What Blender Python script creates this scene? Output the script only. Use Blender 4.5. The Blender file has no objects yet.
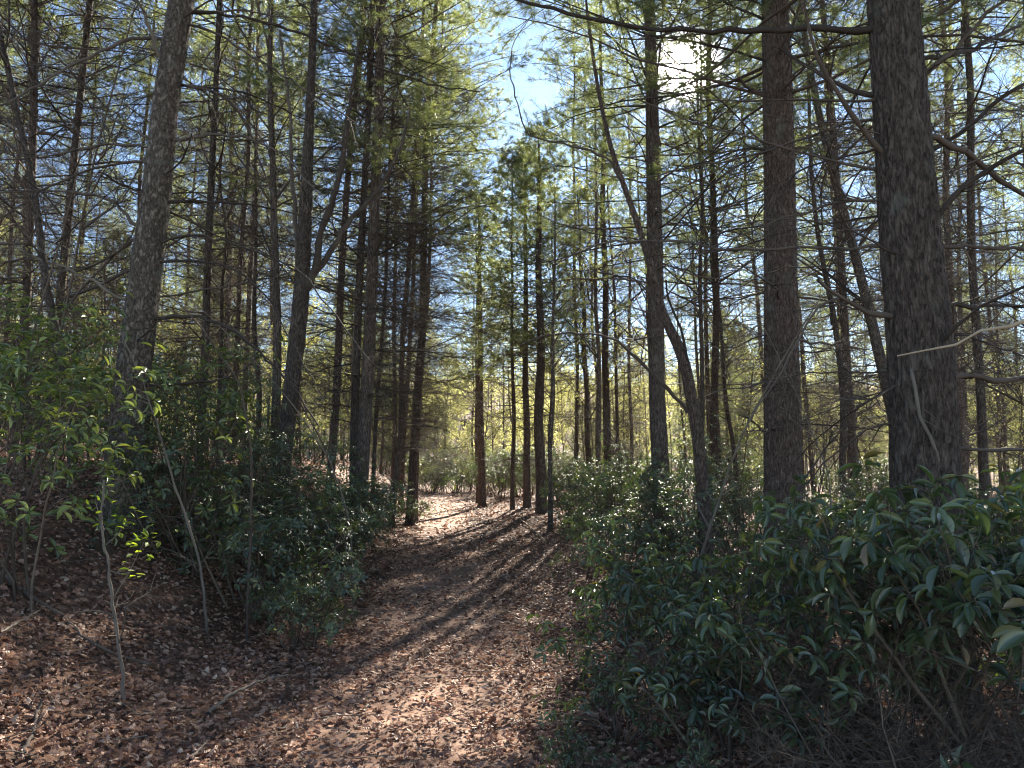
import bpy, math, random
import numpy as np
from mathutils import Vector, Matrix

R = math.radians
SC = bpy.context.scene
COL = SC.collection
rng = np.random.default_rng(11)
random.seed(11)

# ------------------------------------------------------------------ camera
F_PX, CX, CY = 745.0, 512.0, 384.0
PITCH = R(6.5)
EYE = 1.6
cam_d = bpy.data.cameras.new("camera")
cam_d.sensor_fit = 'HORIZONTAL'
cam_d.sensor_width = 36.0
cam_d.lens = 36.0 * F_PX / 1024.0
cam_d.clip_start = 0.05
cam_d.clip_end = 2000
cam = bpy.data.objects.new("camera", cam_d)
COL.objects.link(cam)
cam.location = (0, 0, EYE)
cam.rotation_euler = (math.pi / 2 + PITCH, 0, 0)
SC.camera = cam

# ------------------------------------------------------------------ light
SUN_EL, SUN_AZ = R(28.8), R(13.9)
SUN_DIR = Vector((math.sin(SUN_AZ) * math.cos(SUN_EL), math.cos(SUN_AZ) * math.cos(SUN_EL), math.sin(SUN_EL)))
world = bpy.data.worlds.new("World")
SC.world = world
world.use_nodes = True
wn = world.node_tree
wn.nodes.clear()
w_out = wn.nodes.new("ShaderNodeOutputWorld")
bg = wn.nodes.new("ShaderNodeBackground")
sky = wn.nodes.new("ShaderNodeTexSky")
sky.sky_type = 'NISHITA'
sky.sun_disc = False
sky.sun_elevation = SUN_EL
sky.sun_rotation = SUN_AZ
sky.altitude = 500
sky.air_density = 1.0
sky.dust_density = 0.0
sky.ozone_density = 2.0
bg.inputs[1].default_value = 0.05
wn.links.new(sky.outputs[0], bg.inputs[0])
# the visible sun and its aureole, by direction in the sky
tc = wn.nodes.new("ShaderNodeTexCoord")
dot = wn.nodes.new("ShaderNodeVectorMath"); dot.operation = 'DOT_PRODUCT'
nrm = wn.nodes.new("ShaderNodeVectorMath"); nrm.operation = 'NORMALIZE'
wn.links.new(tc.outputs['Generated'], nrm.inputs[0])
wn.links.new(nrm.outputs[0], dot.inputs[0])
dot.inputs[1].default_value = SUN_DIR
def wmath(op, a, b):
    n = wn.nodes.new("ShaderNodeMath"); n.operation = op
    for i, v in enumerate((a, b)):
        if isinstance(v, (int, float)): n.inputs[i].default_value = v
        else: wn.links.new(v, n.inputs[i])
    return n.outputs[0]
dm = wmath('MAXIMUM', dot.outputs['Value'], 0.0)
core = wmath('MULTIPLY', wmath('POWER', dm, 7000.0), 110.0)
halo = wmath('MULTIPLY', wmath('POWER', dm, 900.0), .3)
halo2 = wmath('MULTIPLY', wmath('POWER', dm, 60.0), 0.002)
glow = wmath('ADD', wmath('ADD', core, halo), halo2)
bg2 = wn.nodes.new("ShaderNodeBackground")
bg2.inputs[0].default_value = (1.0, 0.96, 0.9, 1)
wn.links.new(glow, bg2.inputs[1])
addw = wn.nodes.new("ShaderNodeAddShader")
wn.links.new(bg.outputs[0], addw.inputs[0]); wn.links.new(bg2.outputs[0], addw.inputs[1])
wn.links.new(addw.outputs[0], w_out.inputs[0])
world.cycles.sampling_method = 'MANUAL'
world.cycles.sample_map_resolution = 1024

sun_d = bpy.data.lights.new("sun", 'SUN')
sun_d.energy = 5.0
sun_d.angle = R(0.5)
sun_d.color = (1.0, 0.91, 0.76)
sun = bpy.data.objects.new("sun", sun_d)
COL.objects.link(sun)
sun.rotation_euler = SUN_DIR.to_track_quat('Z', 'Y').to_euler()
sun.location = (5, 20, 40)

SC.view_settings.view_transform = 'Standard'
SC.view_settings.look = 'None'
SC.view_settings.gamma = 1.0
SC.view_settings.use_curve_mapping = False
SC.view_settings.exposure = 2.6

SC.render.engine = 'CYCLES'
cy = SC.cycles
cy.max_bounces = 6
cy.filter_width = 1.1
cy.diffuse_bounces = 3
cy.glossy_bounces = 2
cy.transmission_bounces = 4
cy.transparent_max_bounces = 4
cy.volume_bounces = 0
cy.caustics_reflective = False
cy.caustics_refractive = False
cy.sample_clamp_indirect = 4.0
SC.render.film_transparent = False

# ------------------------------------------------------------------ tools
def px(x, y, D):
    """point of the world on the view ray through a pixel, at forward distance D"""
    dx = (x - CX) / F_PX
    dy = (CY - y) / F_PX
    yf = math.cos(PITCH) - math.sin(PITCH) * dy
    zf = math.sin(PITCH) + math.cos(PITCH) * dy
    return np.array([dx / yf * D, D, EYE + zf / yf * D])

def smooth(t):
    t = np.clip(t, 0, 1)
    return t * t * (3 - 2 * t)

_ng = np.random.default_rng(5).random((64, 64))
def vnoise(x, y):
    x = np.asarray(x, float); y = np.asarray(y, float)
    xi = np.floor(x).astype(int); yi = np.floor(y).astype(int)
    fx = x - xi; fy = y - yi
    fx = fx * fx * (3 - 2 * fx); fy = fy * fy * (3 - 2 * fy)
    g = lambda a, b: _ng[a % 64, b % 64]
    return (g(xi, yi) * (1 - fx) + g(xi + 1, yi) * fx) * (1 - fy) + (g(xi, yi + 1) * (1 - fx) + g(xi + 1, yi + 1) * fx) * fy

def path_x(y):
    y = np.asarray(y, float)
    return -0.55 - 0.072 * (np.minimum(y, 60) - 4) - 0.35 * np.sin(np.clip(y - 18, 0, 40) * 0.09)

def hgt(x, y):
    x = np.asarray(x, float); y = np.asarray(y, float)
    d = path_x(y) - x
    bank = smooth((d - 1.15) / 2.8) * (0.50 + 0.115 * np.clip(y, -4, 9))
    bank = bank + 0.07 * np.clip(d - 4.2, 0, 14)
    right = 0.16 * smooth((-d - 1.1) / 1.4) - 0.02 * np.clip(-d - 4, 0, 12)
    rise = 0.012 * np.clip(y - 8, 0, 30) - 0.02 * np.clip(y - 39, 0, 30)
    dip = -0.07 * np.exp(-(d / 0.8) ** 2)
    far = 0.17 * np.clip(y - 95, 0, 220) * smooth((y - 95) / 60)
    n = 0.10 * (vnoise(x * 0.55 + 7, y * 0.55) - .5) + 0.04 * (vnoise(x * 2.1, y * 2.1 + 9) - .5) + 0.018 * (vnoise(x * 6, y * 6) - .5)
    n = n * (0.35 + 0.65 * smooth((np.abs(d) - .5) / 1.2))
    return bank + right + rise + dip + far + n

class MB:
    """collects vertices, triangles and quads; build() links them as one mesh object"""
    def __init__(s):
        s.v = []; s.t = []; s.q = []; s.rt = []; s.rq = []; s.mt = []; s.mq = []; s.n = 0
    def add(s, v, t=None, q=None, rnd=None, mat=0):
        v = np.asarray(v, float).reshape(-1, 3)
        s.v.append(v)
        if t is not None and len(t):
            t = np.asarray(t, int).reshape(-1, 3); s.t.append(t + s.n)
            s.rt.append(np.broadcast_to(np.asarray(0.5 if rnd is None else rnd, float), (len(t),)).copy())
            s.mt.append(np.full(len(t), mat))
        if q is not None and len(q):
            q = np.asarray(q, int).reshape(-1, 4); s.q.append(q + s.n)
            s.rq.append(np.broadcast_to(np.asarray(0.5 if rnd is None else rnd, float), (len(q),)).copy())
            s.mq.append(np.full(len(q), mat))
        s.n += len(v)
        return s
    def mesh(s, name, mats, smooth_=True):
        v = np.concatenate(s.v) if s.v else np.zeros((0, 3))
        t = np.concatenate(s.t) if s.t else np.zeros((0, 3), int)
        q = np.concatenate(s.q) if s.q else np.zeros((0, 4), int)
        me = bpy.data.meshes.new(name)
        nl = t.size + q.size
        me.vertices.add(len(v)); me.vertices.foreach_set("co", v.astype(np.float32).ravel())
        me.loops.add(nl); me.loops.foreach_set("vertex_index", np.concatenate([t.ravel(), q.ravel()]).astype(np.int32))
        nf = len(t) + len(q)
        me.polygons.add(nf)
        st = np.concatenate([np.arange(len(t)) * 3, t.size + np.arange(len(q)) * 4]).astype(np.int32)
        me.polygons.foreach_set("loop_start", st)
        rnd = np.concatenate(s.rt + s.rq) if nf else np.zeros(0)
        mi = np.concatenate(s.mt + s.mq) if nf else np.zeros(0)
        me.polygons.foreach_set("material_index", mi.astype(np.int32))
        me.polygons.foreach_set("use_smooth", np.full(nf, smooth_))
        a = me.attributes.new("rnd", 'FLOAT', 'FACE')
        a.data.foreach_set("value", rnd.astype(np.float32))
        for m in (mats if isinstance(mats, (list, tuple)) else [mats]): me.materials.append(m)
        me.update(calc_edges=True)
        return me

def link(name, me, parent=None, loc=(0, 0, 0)):
    o = bpy.data.objects.new(name, me)
    COL.objects.link(o)
    o.location = loc
    if parent is not None: o.parent = parent
    return o

def tag(o, label=None, cat=None, group=None, kind=None):
    if label: o["label"] = label
    if cat: o["category"] = cat
    if group: o["group"] = group
    if kind: o["kind"] = kind
    return o

def empty(name, loc):
    o = bpy.data.objects.new(name, None)
    o.empty_display_size = 0.2
    COL.objects.link(o); o.location = loc
    return o

def copy_tree(root):
    c = root.copy(); COL.objects.link(c)
    for ch in root.children:
        d = ch.copy(); COL.objects.link(d); d.parent = c
        for g in ch.children:
            e = g.copy(); COL.objects.link(e); e.parent = d
    return c

def norm(a):
    return a / np.maximum(np.linalg.norm(a, axis=-1, keepdims=True), 1e-9)

def tubes(mb, P, Rr, sides=4, mat=0, rnd=None):
    """P (B,K,3) polylines with radii Rr (B,K)"""
    P = np.asarray(P, float); Rr = np.asarray(Rr, float)
    if P.ndim == 2: P = P[None]; Rr = Rr[None]
    B, K, _ = P.shape
    if B == 0: return
    T = np.empty_like(P)
    T[:, 1:-1] = P[:, 2:] - P[:, :-2]; T[:, 0] = P[:, 1] - P[:, 0]; T[:, -1] = P[:, -1] - P[:, -2]
    T = norm(T)
    mean = norm(P[:, -1] - P[:, 0])
    ref = np.where(np.abs(mean[:, 2:3]) > 0.8, np.array([[1., 0.13, 0]]), np.array([[0.07, 0.05, 1.]]))[:, None, :]
    U = norm(np.cross(T, np.broadcast_to(ref, T.shape)))
    V = np.cross(T, U)
    a = np.linspace(0, 2 * math.pi, sides, endpoint=False)
    ring = U[:, :, None, :] * np.cos(a)[None, None, :, None] + V[:, :, None, :] * np.sin(a)[None, None, :, None]
    verts = P[:, :, None, :] + ring * Rr[:, :, None, None]
    idx = np.arange(B * K * sides).reshape(B, K, sides)
    a0 = idx[:, :-1, :]; a1 = np.roll(a0, -1, axis=2); b0 = idx[:, 1:, :]; b1 = np.roll(b0, -1, axis=2)
    q = np.stack([a0, a1, b1, b0], -1).reshape(-1, 4)
    r = None
    if rnd is not None: r = np.repeat(np.asarray(rnd), (K - 1) * sides)
    mb.add(verts.reshape(-1, 3), q=q, rnd=r, mat=mat)

def grow(o, d, L, K, wander=0.15, bend=0.0, g=None):
    """random-walk polylines from origins o (B,3) along d (B,3), lengths L (B,); bend>0 curves up, <0 droops"""
    g = g or rng
    o = np.asarray(o, float); d = norm(np.asarray(d, float)); B = len(o)
    P = np.empty((B, K, 3)); P[:, 0] = o
    step = (np.asarray(L) / (K - 1))[:, None]
    for k in range(1, K):
        d = norm(d + g.normal(0, wander, (B, 3)) + np.array([0, 0, bend]))
        P[:, k] = P[:, k - 1] + d * step
    return P

def taper(r0, K, end=0.3):
    return np.asarray(r0)[:, None] * np.linspace(1, end, K)[None]

def spawn(P, Rr, n, a=0.6, b=1.0, up=0.0, t0=0.15, flat=1.0, g=None):
    """n side shoots on every polyline: origin, direction, radius, parameter"""
    g = g or rng
    B, K, _ = P.shape
    t = g.uniform(t0, 0.98, (B, n)) * (K - 1)
    i = np.clip(t.astype(int), 0, K - 2); f = (t - i)[..., None]
    bi = np.arange(B)[:, None]
    o = P[bi, i] * (1 - f) + P[bi, i + 1] * f
    tan = norm(P[bi, i + 1] - P[bi, i])
    rr = Rr[bi, i] * (1 - f[..., 0]) + Rr[bi, i + 1] * f[..., 0]
    rd = g.normal(0, 1, (B, n, 3)) * np.array([1, 1, flat])
    rd = norm(rd - tan * np.sum(rd * tan, -1, keepdims=True))
    d = norm(tan * a + rd * b + np.array([0, 0, up]))
    return o.reshape(-1, 3), d.reshape(-1, 3), rr.ravel(), (t / (K - 1)).ravel()

def needles(mb, o, d, L, w, mat=1, rnd=None, g=None):
    g = g or rng
    n = len(o)
    s = norm(np.cross(d, g.normal(0, 1, (n, 3)))) * (np.asarray(w) / 2)[:, None]
    tip = o + d * np.asarray(L)[:, None]
    v = np.stack([o - s, o + s, tip], 1).reshape(-1, 3)
    mb.add(v, t=np.arange(3 * n).reshape(n, 3), rnd=rnd, mat=mat)

LEAF_LO = (np.array([[0, 0, 0], [.45, -.5, .10], [.45, 0, 0], [.45, .5, .10], [1, 0, -.16]]),
           np.array([[0, 1, 2], [0, 2, 3], [1, 4, 2], [2, 4, 3]]), None)
def _leaf_hi(profile, droop, fold):
    v = []; q = []
    n = len(profile)
    for u, w in profile:
        z = -droop * u * u
        v += [[u, -w / 2, z + fold * w * 1.0], [u, -w / 4, z + fold * w * .28], [u, 0, z], [u, w / 4, z + fold * w * .28], [u, w / 2, z + fold * w]]
    for i in range(n - 1):
        a = i * 5; b = a + 5
        for j in range(4):
            q.append([a + j, b + j, b + j + 1, a + j + 1])
    return np.array(v), None, np.array(q)
LEAF_HI = _leaf_hi([(0, .04), (.09, .10), (.2, .5), (.38, .86), (.58, 1.0), (.76, .86), (.9, .5), (.97, .2), (1, .03)], .26, .16)
LEAF_YOUNG = _leaf_hi([(0, .04), (.2, .5), (.5, 1.0), (.8, .6), (1, .03)], .1, .08)

def leaves(mb, tpl, o, d, up, L, W, mat=1, rnd=None):
    tv, tt, tq = tpl
    n = len(o)
    d = norm(d)
    side = norm(np.cross(d, up)); nz = np.cross(side, d)
    L = np.asarray(L)[:, None, None]; W = np.asarray(W)[:, None, None]
    v = o[:, None, :] + d[:, None, :] * tv[None, :, 0:1] * L + side[:, None, :] * tv[None, :, 1:2] * W + nz[:, None, :] * tv[None, :, 2:3] * L
    base = (np.arange(n) * len(tv))[:, None, None]
    rr = None
    f = tt if tt is not None else tq
    if rnd is not None: rr = np.repeat(rnd, len(f))
    if tt is not None: mb.add(v.reshape(-1, 3), t=(tt[None] + base).reshape(-1, 3), rnd=rr, mat=mat)
    else: mb.add(v.reshape(-1, 3), q=(tq[None] + base).reshape(-1, 4), rnd=rr, mat=mat)

# ------------------------------------------------------------------ materials
def new_mat(name):
    m = bpy.data.materials.new(name); m.use_nodes = True
    nt = m.node_tree; nt.nodes.clear()
    return m, nt
def N(nt, t, **kw):
    n = nt.nodes.new(t)
    for k, v in kw.items(): setattr(n, k, v)
    return n
def ramp(nt, fac, stops):
    r = N(nt, "ShaderNodeValToRGB")
    el = r.color_ramp.elements
    while len(el) < len(stops): el.new(0.5)
    for e, (p, c) in zip(el, stops):
        e.position = p; e.color = (*c, 1)
    nt.links.new(fac, r.inputs[0])
    return r.outputs[0]

def foliage_mat(name, stops, trans, rough=0.5, spec=0.5, tmix=0.4, obj_var=0.25):
    m, nt = new_mat(name)
    out = N(nt, "ShaderNodeOutputMaterial")
    at = N(nt, "ShaderNodeAttribute", attribute_name="rnd")
    oi = N(nt, "ShaderNodeObjectInfo")
    col = ramp(nt, at.outputs['Fac'], stops)
    hs = N(nt, "ShaderNodeHueSaturation")
    mr = N(nt, "ShaderNodeMapRange"); mr.inputs[3].default_value = 1 - obj_var; mr.inputs[4].default_value = 1 + obj_var
    nt.links.new(oi.outputs['Random'], mr.inputs[0])
    nt.links.new(mr.outputs[0], hs.inputs['Value']); nt.links.new(col, hs.inputs['Color'])
    p = N(nt, "ShaderNodeBsdfPrincipled")
    nt.links.new(hs.outputs[0], p.inputs['Base Color'])
    p.inputs['Roughness'].default_value = rough
    p.inputs['Specular IOR Level'].default_value = spec
    tr = N(nt, "ShaderNodeBsdfTranslucent")
    mixc = N(nt, "ShaderNodeMix", data_type='RGBA', blend_type='MULTIPLY'); mixc.inputs[0].default_value = 1.0
    nt.links.new(hs.outputs[0], mixc.inputs[6]); mixc.inputs[7].default_value = (*trans, 1)
    nt.links.new(mixc.outputs[2], tr.inputs[0])
    ms = N(nt, "ShaderNodeMixShader"); ms.inputs[0].default_value = tmix
    nt.links.new(p.outputs[0], ms.inputs[1]); nt.links.new(tr.outputs[0], ms.inputs[2])
    nt.links.new(ms.outputs[0], out.inputs[0])
    return m

M_NEEDLE = foliage_mat("pine_needles", [(0, (.09, .11, .055)), (.6, (.14, .163, .082)), (1, (.21, .22, .11))], (1.8, 1.8, 1.1), .4, .5, .58)
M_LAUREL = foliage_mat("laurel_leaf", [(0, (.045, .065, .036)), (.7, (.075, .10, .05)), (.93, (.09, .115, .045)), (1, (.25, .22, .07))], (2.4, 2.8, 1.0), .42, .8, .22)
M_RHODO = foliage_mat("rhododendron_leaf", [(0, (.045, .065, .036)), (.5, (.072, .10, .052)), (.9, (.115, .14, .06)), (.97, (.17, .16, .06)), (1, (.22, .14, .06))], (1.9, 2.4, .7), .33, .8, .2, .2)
M_SUNLEAF = foliage_mat("sunlit_laurel_leaf", [(0, (.06, .085, .03)), (.6, (.11, .145, .045)), (1, (.2, .23, .06))], (2.3, 2.15, .95), .34, .9, .33)  # brighter, yellower copy of the laurel leaf, sunlight put into its colour
M_SPRING = foliage_mat("spring_leaf", [(0, (.20, .215, .095)), (.6, (.30, .31, .14)), (1, (.40, .36, .22))], (1.7, 1.68, 1.1), .6, .3, .55)
M_DRY = foliage_mat("dry_leaf_tuft", [(0, (.16, .09, .05)), (1, (.3, .18, .1))], (1.4, 1.2, .9), .6, .3, .4)

def bark_mat(name, dark, mid, light, zs=0.22, scale=26., bump=0.5, lichen=0.25, wood=False):
    m, nt = new_mat(name)
    out = N(nt, "ShaderNodeOutputMaterial")
    tcn = N(nt, "ShaderNodeTexCoord"); mp = N(nt, "ShaderNodeMapping")
    mp.inputs['Scale'].default_value = (1, 1, zs)
    nt.links.new(tcn.outputs['Object'], mp.inputs[0])
    nz = N(nt, "ShaderNodeTexNoise"); nz.inputs['Scale'].default_value = 9; nz.inputs['Detail'].default_value = 4
    nt.links.new(mp.outputs[0], nz.inputs[0])
    add = N(nt, "ShaderNodeMix", data_type='VECTOR'); add.inputs[0].default_value = .10
    nt.links.new(mp.outputs[0], add.inputs[4]); nt.links.new(nz.outputs['Color'], add.inputs[5])
    vo = N(nt, "ShaderNodeTexNoise"); vo.inputs['Scale'].default_value = scale; vo.inputs['Detail'].default_value = 3; vo.inputs['Roughness'].default_value = .6
    nt.links.new(add.outputs[1], vo.inputs[0])
    sb = N(nt, "ShaderNodeMath", operation='SUBTRACT'); sb.inputs[1].default_value = .5; nt.links.new(vo.outputs['Fac'], sb.inputs[0])
    ab = N(nt, "ShaderNodeMath", operation='ABSOLUTE'); nt.links.new(sb.outputs[0], ab.inputs[0])
    n2 = N(nt, "ShaderNodeTexNoise"); n2.inputs['Scale'].default_value = 60; n2.inputs['Detail'].default_value = 5; n2.inputs['Roughness'].default_value = .7
    nt.links.new(mp.outputs[0], n2.inputs[0])
    n3 = N(nt, "ShaderNodeTexNoise"); n3.inputs['Scale'].default_value = 5; n3.inputs['Detail'].default_value = 6
    nt.links.new(tcn.outputs['Object'], n3.inputs[0])
    mul = N(nt, "ShaderNodeMath", operation='MULTIPLY_ADD'); mul.inputs[1].default_value = 2.6
    nt.links.new(ab.outputs[0], mul.inputs[0])
    s2 = N(nt, "ShaderNodeMath", operation='MULTIPLY_ADD'); s2.inputs[1].default_value = 1.2; s2.inputs[2].default_value = -.42
    nt.links.new(n2.outputs['Fac'], s2.inputs[0]); nt.links.new(s2.outputs[0], mul.inputs[2])
    col = ramp(nt, mul.outputs[0], [(0.05, dark), (.35, mid), (.85, light)])
    lic = ramp(nt, n3.outputs['Fac'], [(.60, (0, 0, 0)), (.72, (1, 1, 1))])
    mx = N(nt, "ShaderNodeMix", data_type='RGBA')
    lm = N(nt, "ShaderNodeMath", operation='MULTIPLY'); lm.inputs[1].default_value = lichen
    nt.links.new(lic, lm.inputs[0]); nt.links.new(lm.outputs[0], mx.inputs[0])
    nt.links.new(col, mx.inputs[6]); mx.inputs[7].default_value = (.22, .24, .2, 1)
    oi = N(nt, "ShaderNodeObjectInfo"); hs = N(nt, "ShaderNodeHueSaturation")
    mr = N(nt, "ShaderNodeMapRange"); mr.inputs[3].default_value = .75; mr.inputs[4].default_value = 1.25
    nt.links.new(oi.outputs['Random'], mr.inputs[0]); nt.links.new(mr.outputs[0], hs.inputs['Value']); nt.links.new(mx.outputs[2], hs.inputs['Color'])
    p = N(nt, "ShaderNodeBsdfPrincipled"); p.inputs['Roughness'].default_value = .85; p.inputs['Specular IOR Level'].default_value = .25
    nt.links.new(hs.outputs[0], p.inputs['Base Color'])
    bp = N(nt, "ShaderNodeBump"); bp.inputs['Strength'].default_value = bump; bp.inputs['Distance'].default_value = .02
    nt.links.new(mul.outputs[0], bp.inputs['Height']); nt.links.new(bp.outputs[0], p.inputs['Normal'])
    nt.links.new(p.outputs[0], out.inputs[0])
    return m
M_BARK = bark_mat("pine_bark", zs=.3, scale=25., bump=1.0, dark=(.022, .016, .013), mid=(.10, .074, .060), light=(.20, .16, .13))
M_BARK_RED = bark_mat("reddish_bark", (.024, .016, .013), (.10, .070, .056), (.21, .15, .12), zs=.3, scale=32., bump=1.0)
M_BARK_PALE = bark_mat("smooth_pale_bark", (.032, .024, .019), (.105, .08, .062), (.32, .27, .22), zs=.5, scale=20, bump=.7, lichen=.35)

def simple_mat(name, c1, c2, scale=8., rough=.85, spec=.2):
    m, nt = new_mat(name)
    out = N(nt, "ShaderNodeOutputMaterial")
    tcn = N(nt, "ShaderNodeTexCoord")
    nz = N(nt, "ShaderNodeTexNoise"); nz.inputs['Scale'].default_value = scale; nz.inputs['Detail'].default_value = 4
    nt.links.new(tcn.outputs['Object'], nz.inputs[0])
    at = N(nt, "ShaderNodeAttribute", attribute_name="rnd")
    ad = N(nt, "ShaderNodeMath", operation='MULTIPLY_ADD'); ad.inputs[1].default_value = .7
    hb = N(nt, "ShaderNodeMath", operation='MULTIPLY_ADD'); hb.inputs[1].default_value = .6; hb.inputs[2].default_value = -.15
    nt.links.new(at.outputs['Fac'], hb.inputs[0])
    nt.links.new(nz.outputs['Fac'], ad.inputs[0]); nt.links.new(hb.outputs[0], ad.inputs[2])
    col = ramp(nt, ad.outputs[0], [(.25, c1), (.8, c2)])
    p = N(nt, "ShaderNodeBsdfPrincipled"); p.inputs['Roughness'].default_value = rough; p.inputs['Specular IOR Level'].default_value = spec
    nt.links.new(col, p.inputs['Base Color']); nt.links.new(p.outputs[0], out.inputs[0])
    return m
M_TWIG = simple_mat("dead_twig", (.045, .034, .028), (.12, .092, .075), 5)
M_TWIG_PALE = simple_mat("grey_twig", (.08, .065, .052), (.22, .185, .15), 5)
M_PALEWOOD = simple_mat("weathered_wood", (.16, .115, .08), (.42, .32, .22), 22)
M_STEM = simple_mat("shrub_stem", (.06, .042, .032), (.18, .135, .10), 9)

def litter_mat(name, stops, tmix):
    m, nt = new_mat(name)
    out = N(nt, "ShaderNodeOutputMaterial")
    at = N(nt, "ShaderNodeAttribute", attribute_name="rnd")
    col = ramp(nt, at.outputs['Fac'], stops)
    p = N(nt, "ShaderNodeBsdfPrincipled"); p.inputs['Roughness'].default_value = .55; p.inputs['Specular IOR Level'].default_value = .35
    tr = N(nt, "ShaderNodeBsdfTranslucent"); ms = N(nt, "ShaderNodeMixShader"); ms.inputs[0].default_value = tmix
    nt.links.new(col, p.inputs['Base Color']); nt.links.new(col, tr.inputs[0])
    nt.links.new(p.outputs[0], ms.inputs[1]); nt.links.new(tr.outputs[0], ms.inputs[2]); nt.links.new(ms.outputs[0], out.inputs[0])
    return m
M_LITTER = litter_mat("fallen_leaf", [(0, (.085, .04, .025)), (.35, (.22, .112, .072)), (.7, (.40, .23, .16)), (.93, (.50, .32, .22)), (1, (.62, .47, .36))], .22)

def ground_mat(name, a, b, c, bumpd):
    m, nt = new_mat(name)
    out = N(nt, "ShaderNodeOutputMaterial")
    tcn = N(nt, "ShaderNodeTexCoord")
    vo = N(nt, "ShaderNodeTexVoronoi"); vo.inputs['Scale'].default_value = 22
    nz = N(nt, "ShaderNodeTexNoise"); nz.inputs['Scale'].default_value = 40; nz.inputs['Detail'].default_value = 6
    n1 = N(nt, "ShaderNodeTexNoise"); n1.inputs['Scale'].default_value = 1.3; n1.inputs['Detail'].default_value = 5
    for n in (vo, nz, n1): nt.links.new(tcn.outputs['Object'], n.inputs[0])
    sp = N(nt, "ShaderNodeSeparateColor"); nt.links.new(vo.outputs['Color'], sp.inputs[0])
    m1 = N(nt, "ShaderNodeMath", operation='MULTIPLY_ADD'); m1.inputs[1].default_value = .45
    nt.links.new(sp.outputs[0], m1.inputs[0])
    m2 = N(nt, "ShaderNodeMath", operation='MULTIPLY'); m2.inputs[1].default_value = .5
    nt.links.new(nz.outputs['Fac'], m2.inputs[0]); nt.links.new(m2.outputs[0], m1.inputs[2])
    m3 = N(nt, "ShaderNodeMath", operation='MULTIPLY_ADD'); m3.inputs[1].default_value = .5
    nt.links.new(n1.outputs['Fac'], m3.inputs[0]); nt.links.new(m1.outputs[0], m3.inputs[2])
    m4 = N(nt, "ShaderNodeMath", operation='SUBTRACT'); nt.links.new(m3.outputs[0], m4.inputs[0]); m4.inputs[1].default_value = .22
    col = ramp(nt, m4.outputs[0], [(.15, a), (.5, b), (.9, c)])
    p = N(nt, "ShaderNodeBsdfPrincipled"); p.inputs['Roughness'].default_value = .9; p.inputs['Specular IOR Level'].default_value = .2
    nt.links.new(col, p.inputs['Base Color'])
    bp = N(nt, "ShaderNodeBump"); bp.inputs['Strength'].default_value = .9; bp.inputs['Distance'].default_value = bumpd
    nt.links.new(m1.outputs[0], bp.inputs['Height']); nt.links.new(bp.outputs[0], p.inputs['Normal'])
    nt.links.new(p.outputs[0], out.inputs[0])
    return m
M_GROUND = ground_mat("forest_floor", (.05, .028, .02), (.13, .07, .045), (.26, .15, .10), .03)
M_PATH = ground_mat("trodden_soil", (.11, .06, .038), (.25, .145, .10), (.40, .26, .19), .012)

# ------------------------------------------------------------------ setting
def build_ground():
    u = np.linspace(-1, 1, 330)
    xs = np.sinh(u * 5.2) / math.sinh(5.2) * 320
    v = np.linspace(0, 1, 420)
    ys = -12 + np.sinh(v * 4.2) / math.sinh(4.2) * 600
    X, Y = np.meshgrid(xs, ys)
    Z = hgt(X, Y)
    V = np.stack([X, Y, Z], -1).reshape(-1, 3)
    nx, ny = len(xs), len(ys)
    i = np.arange(nx * ny).reshape(ny, nx)
    q = np.stack([i[:-1, :-1], i[:-1, 1:], i[1:, 1:], i[1:, :-1]], -1).reshape(-1, 4)
    tag(link("ground", MB().add(V, q=q).mesh("ground", M_GROUND)), "rust brown woodland floor rising to a low bank", "ground", kind="structure")
    ys = np.linspace(-3, 44, 560)
    k = 15
    W = 0.72 + 0.28 * vnoise(ys * .7, ys * 0 + 3.3) + .12 * vnoise(ys * 3.1, ys * 0 + 8.3)
    W2 = 0.72 + 0.28 * vnoise(ys * .7, ys * 0 + 13.3) + .12 * vnoise(ys * 3.1, ys * 0 + 18.3)
    s = np.linspace(-1, 1, k)
    X = path_x(ys)[:, None] + np.where(s < 0, W[:, None] * s, W2[:, None] * s)
    Y = np.repeat(ys[:, None], k, 1)
    edge = 1 - np.abs(s) ** 4
    Z = hgt(X, Y) + 0.022 * edge - 0.012
    i = np.arange(X.size).reshape(X.shape)
    q = np.stack([i[:-1, :-1], i[:-1, 1:], i[1:, 1:], i[1:, :-1]], -1).reshape(-1, 4)
    tag(link("path", MB().add(np.stack([X, Y, Z], -1).reshape(-1, 3), q=q).mesh("path", M_PATH)), "worn brown footpath running between the pines", "path", kind="structure")
build_ground()

def build_haze():
    x0, x1, y0, y1, z0, z1 = -345, 345, -25, 612, -14, 48
    v = np.array([[x, y, z] for z in (z0, z1) for y in (y0, y1) for x in (x0, x1)], float)
    q = [[0, 2, 3, 1], [4, 5, 7, 6], [0, 1, 5, 4], [2, 6, 7, 3], [0, 4, 6, 2], [1, 3, 7, 5]]
    m, nt = new_mat("haze_air")
    out = N(nt, "ShaderNodeOutputMaterial"); p = N(nt, "ShaderNodeVolumePrincipled")
    p.inputs['Color'].default_value = (.93, .95, .98, 1)
    p.inputs['Density'].default_value = HAZE
    p.inputs['Anisotropy'].default_value = .6
    nt.links.new(p.outputs[0], out.inputs['Volume'])
    tag(link("haze", MB().add(v, q=q).mesh("haze", m, False)), "thin bright haze in the forest air", "haze", kind="stuff")
HAZE = .00016
if HAZE: build_haze()

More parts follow.
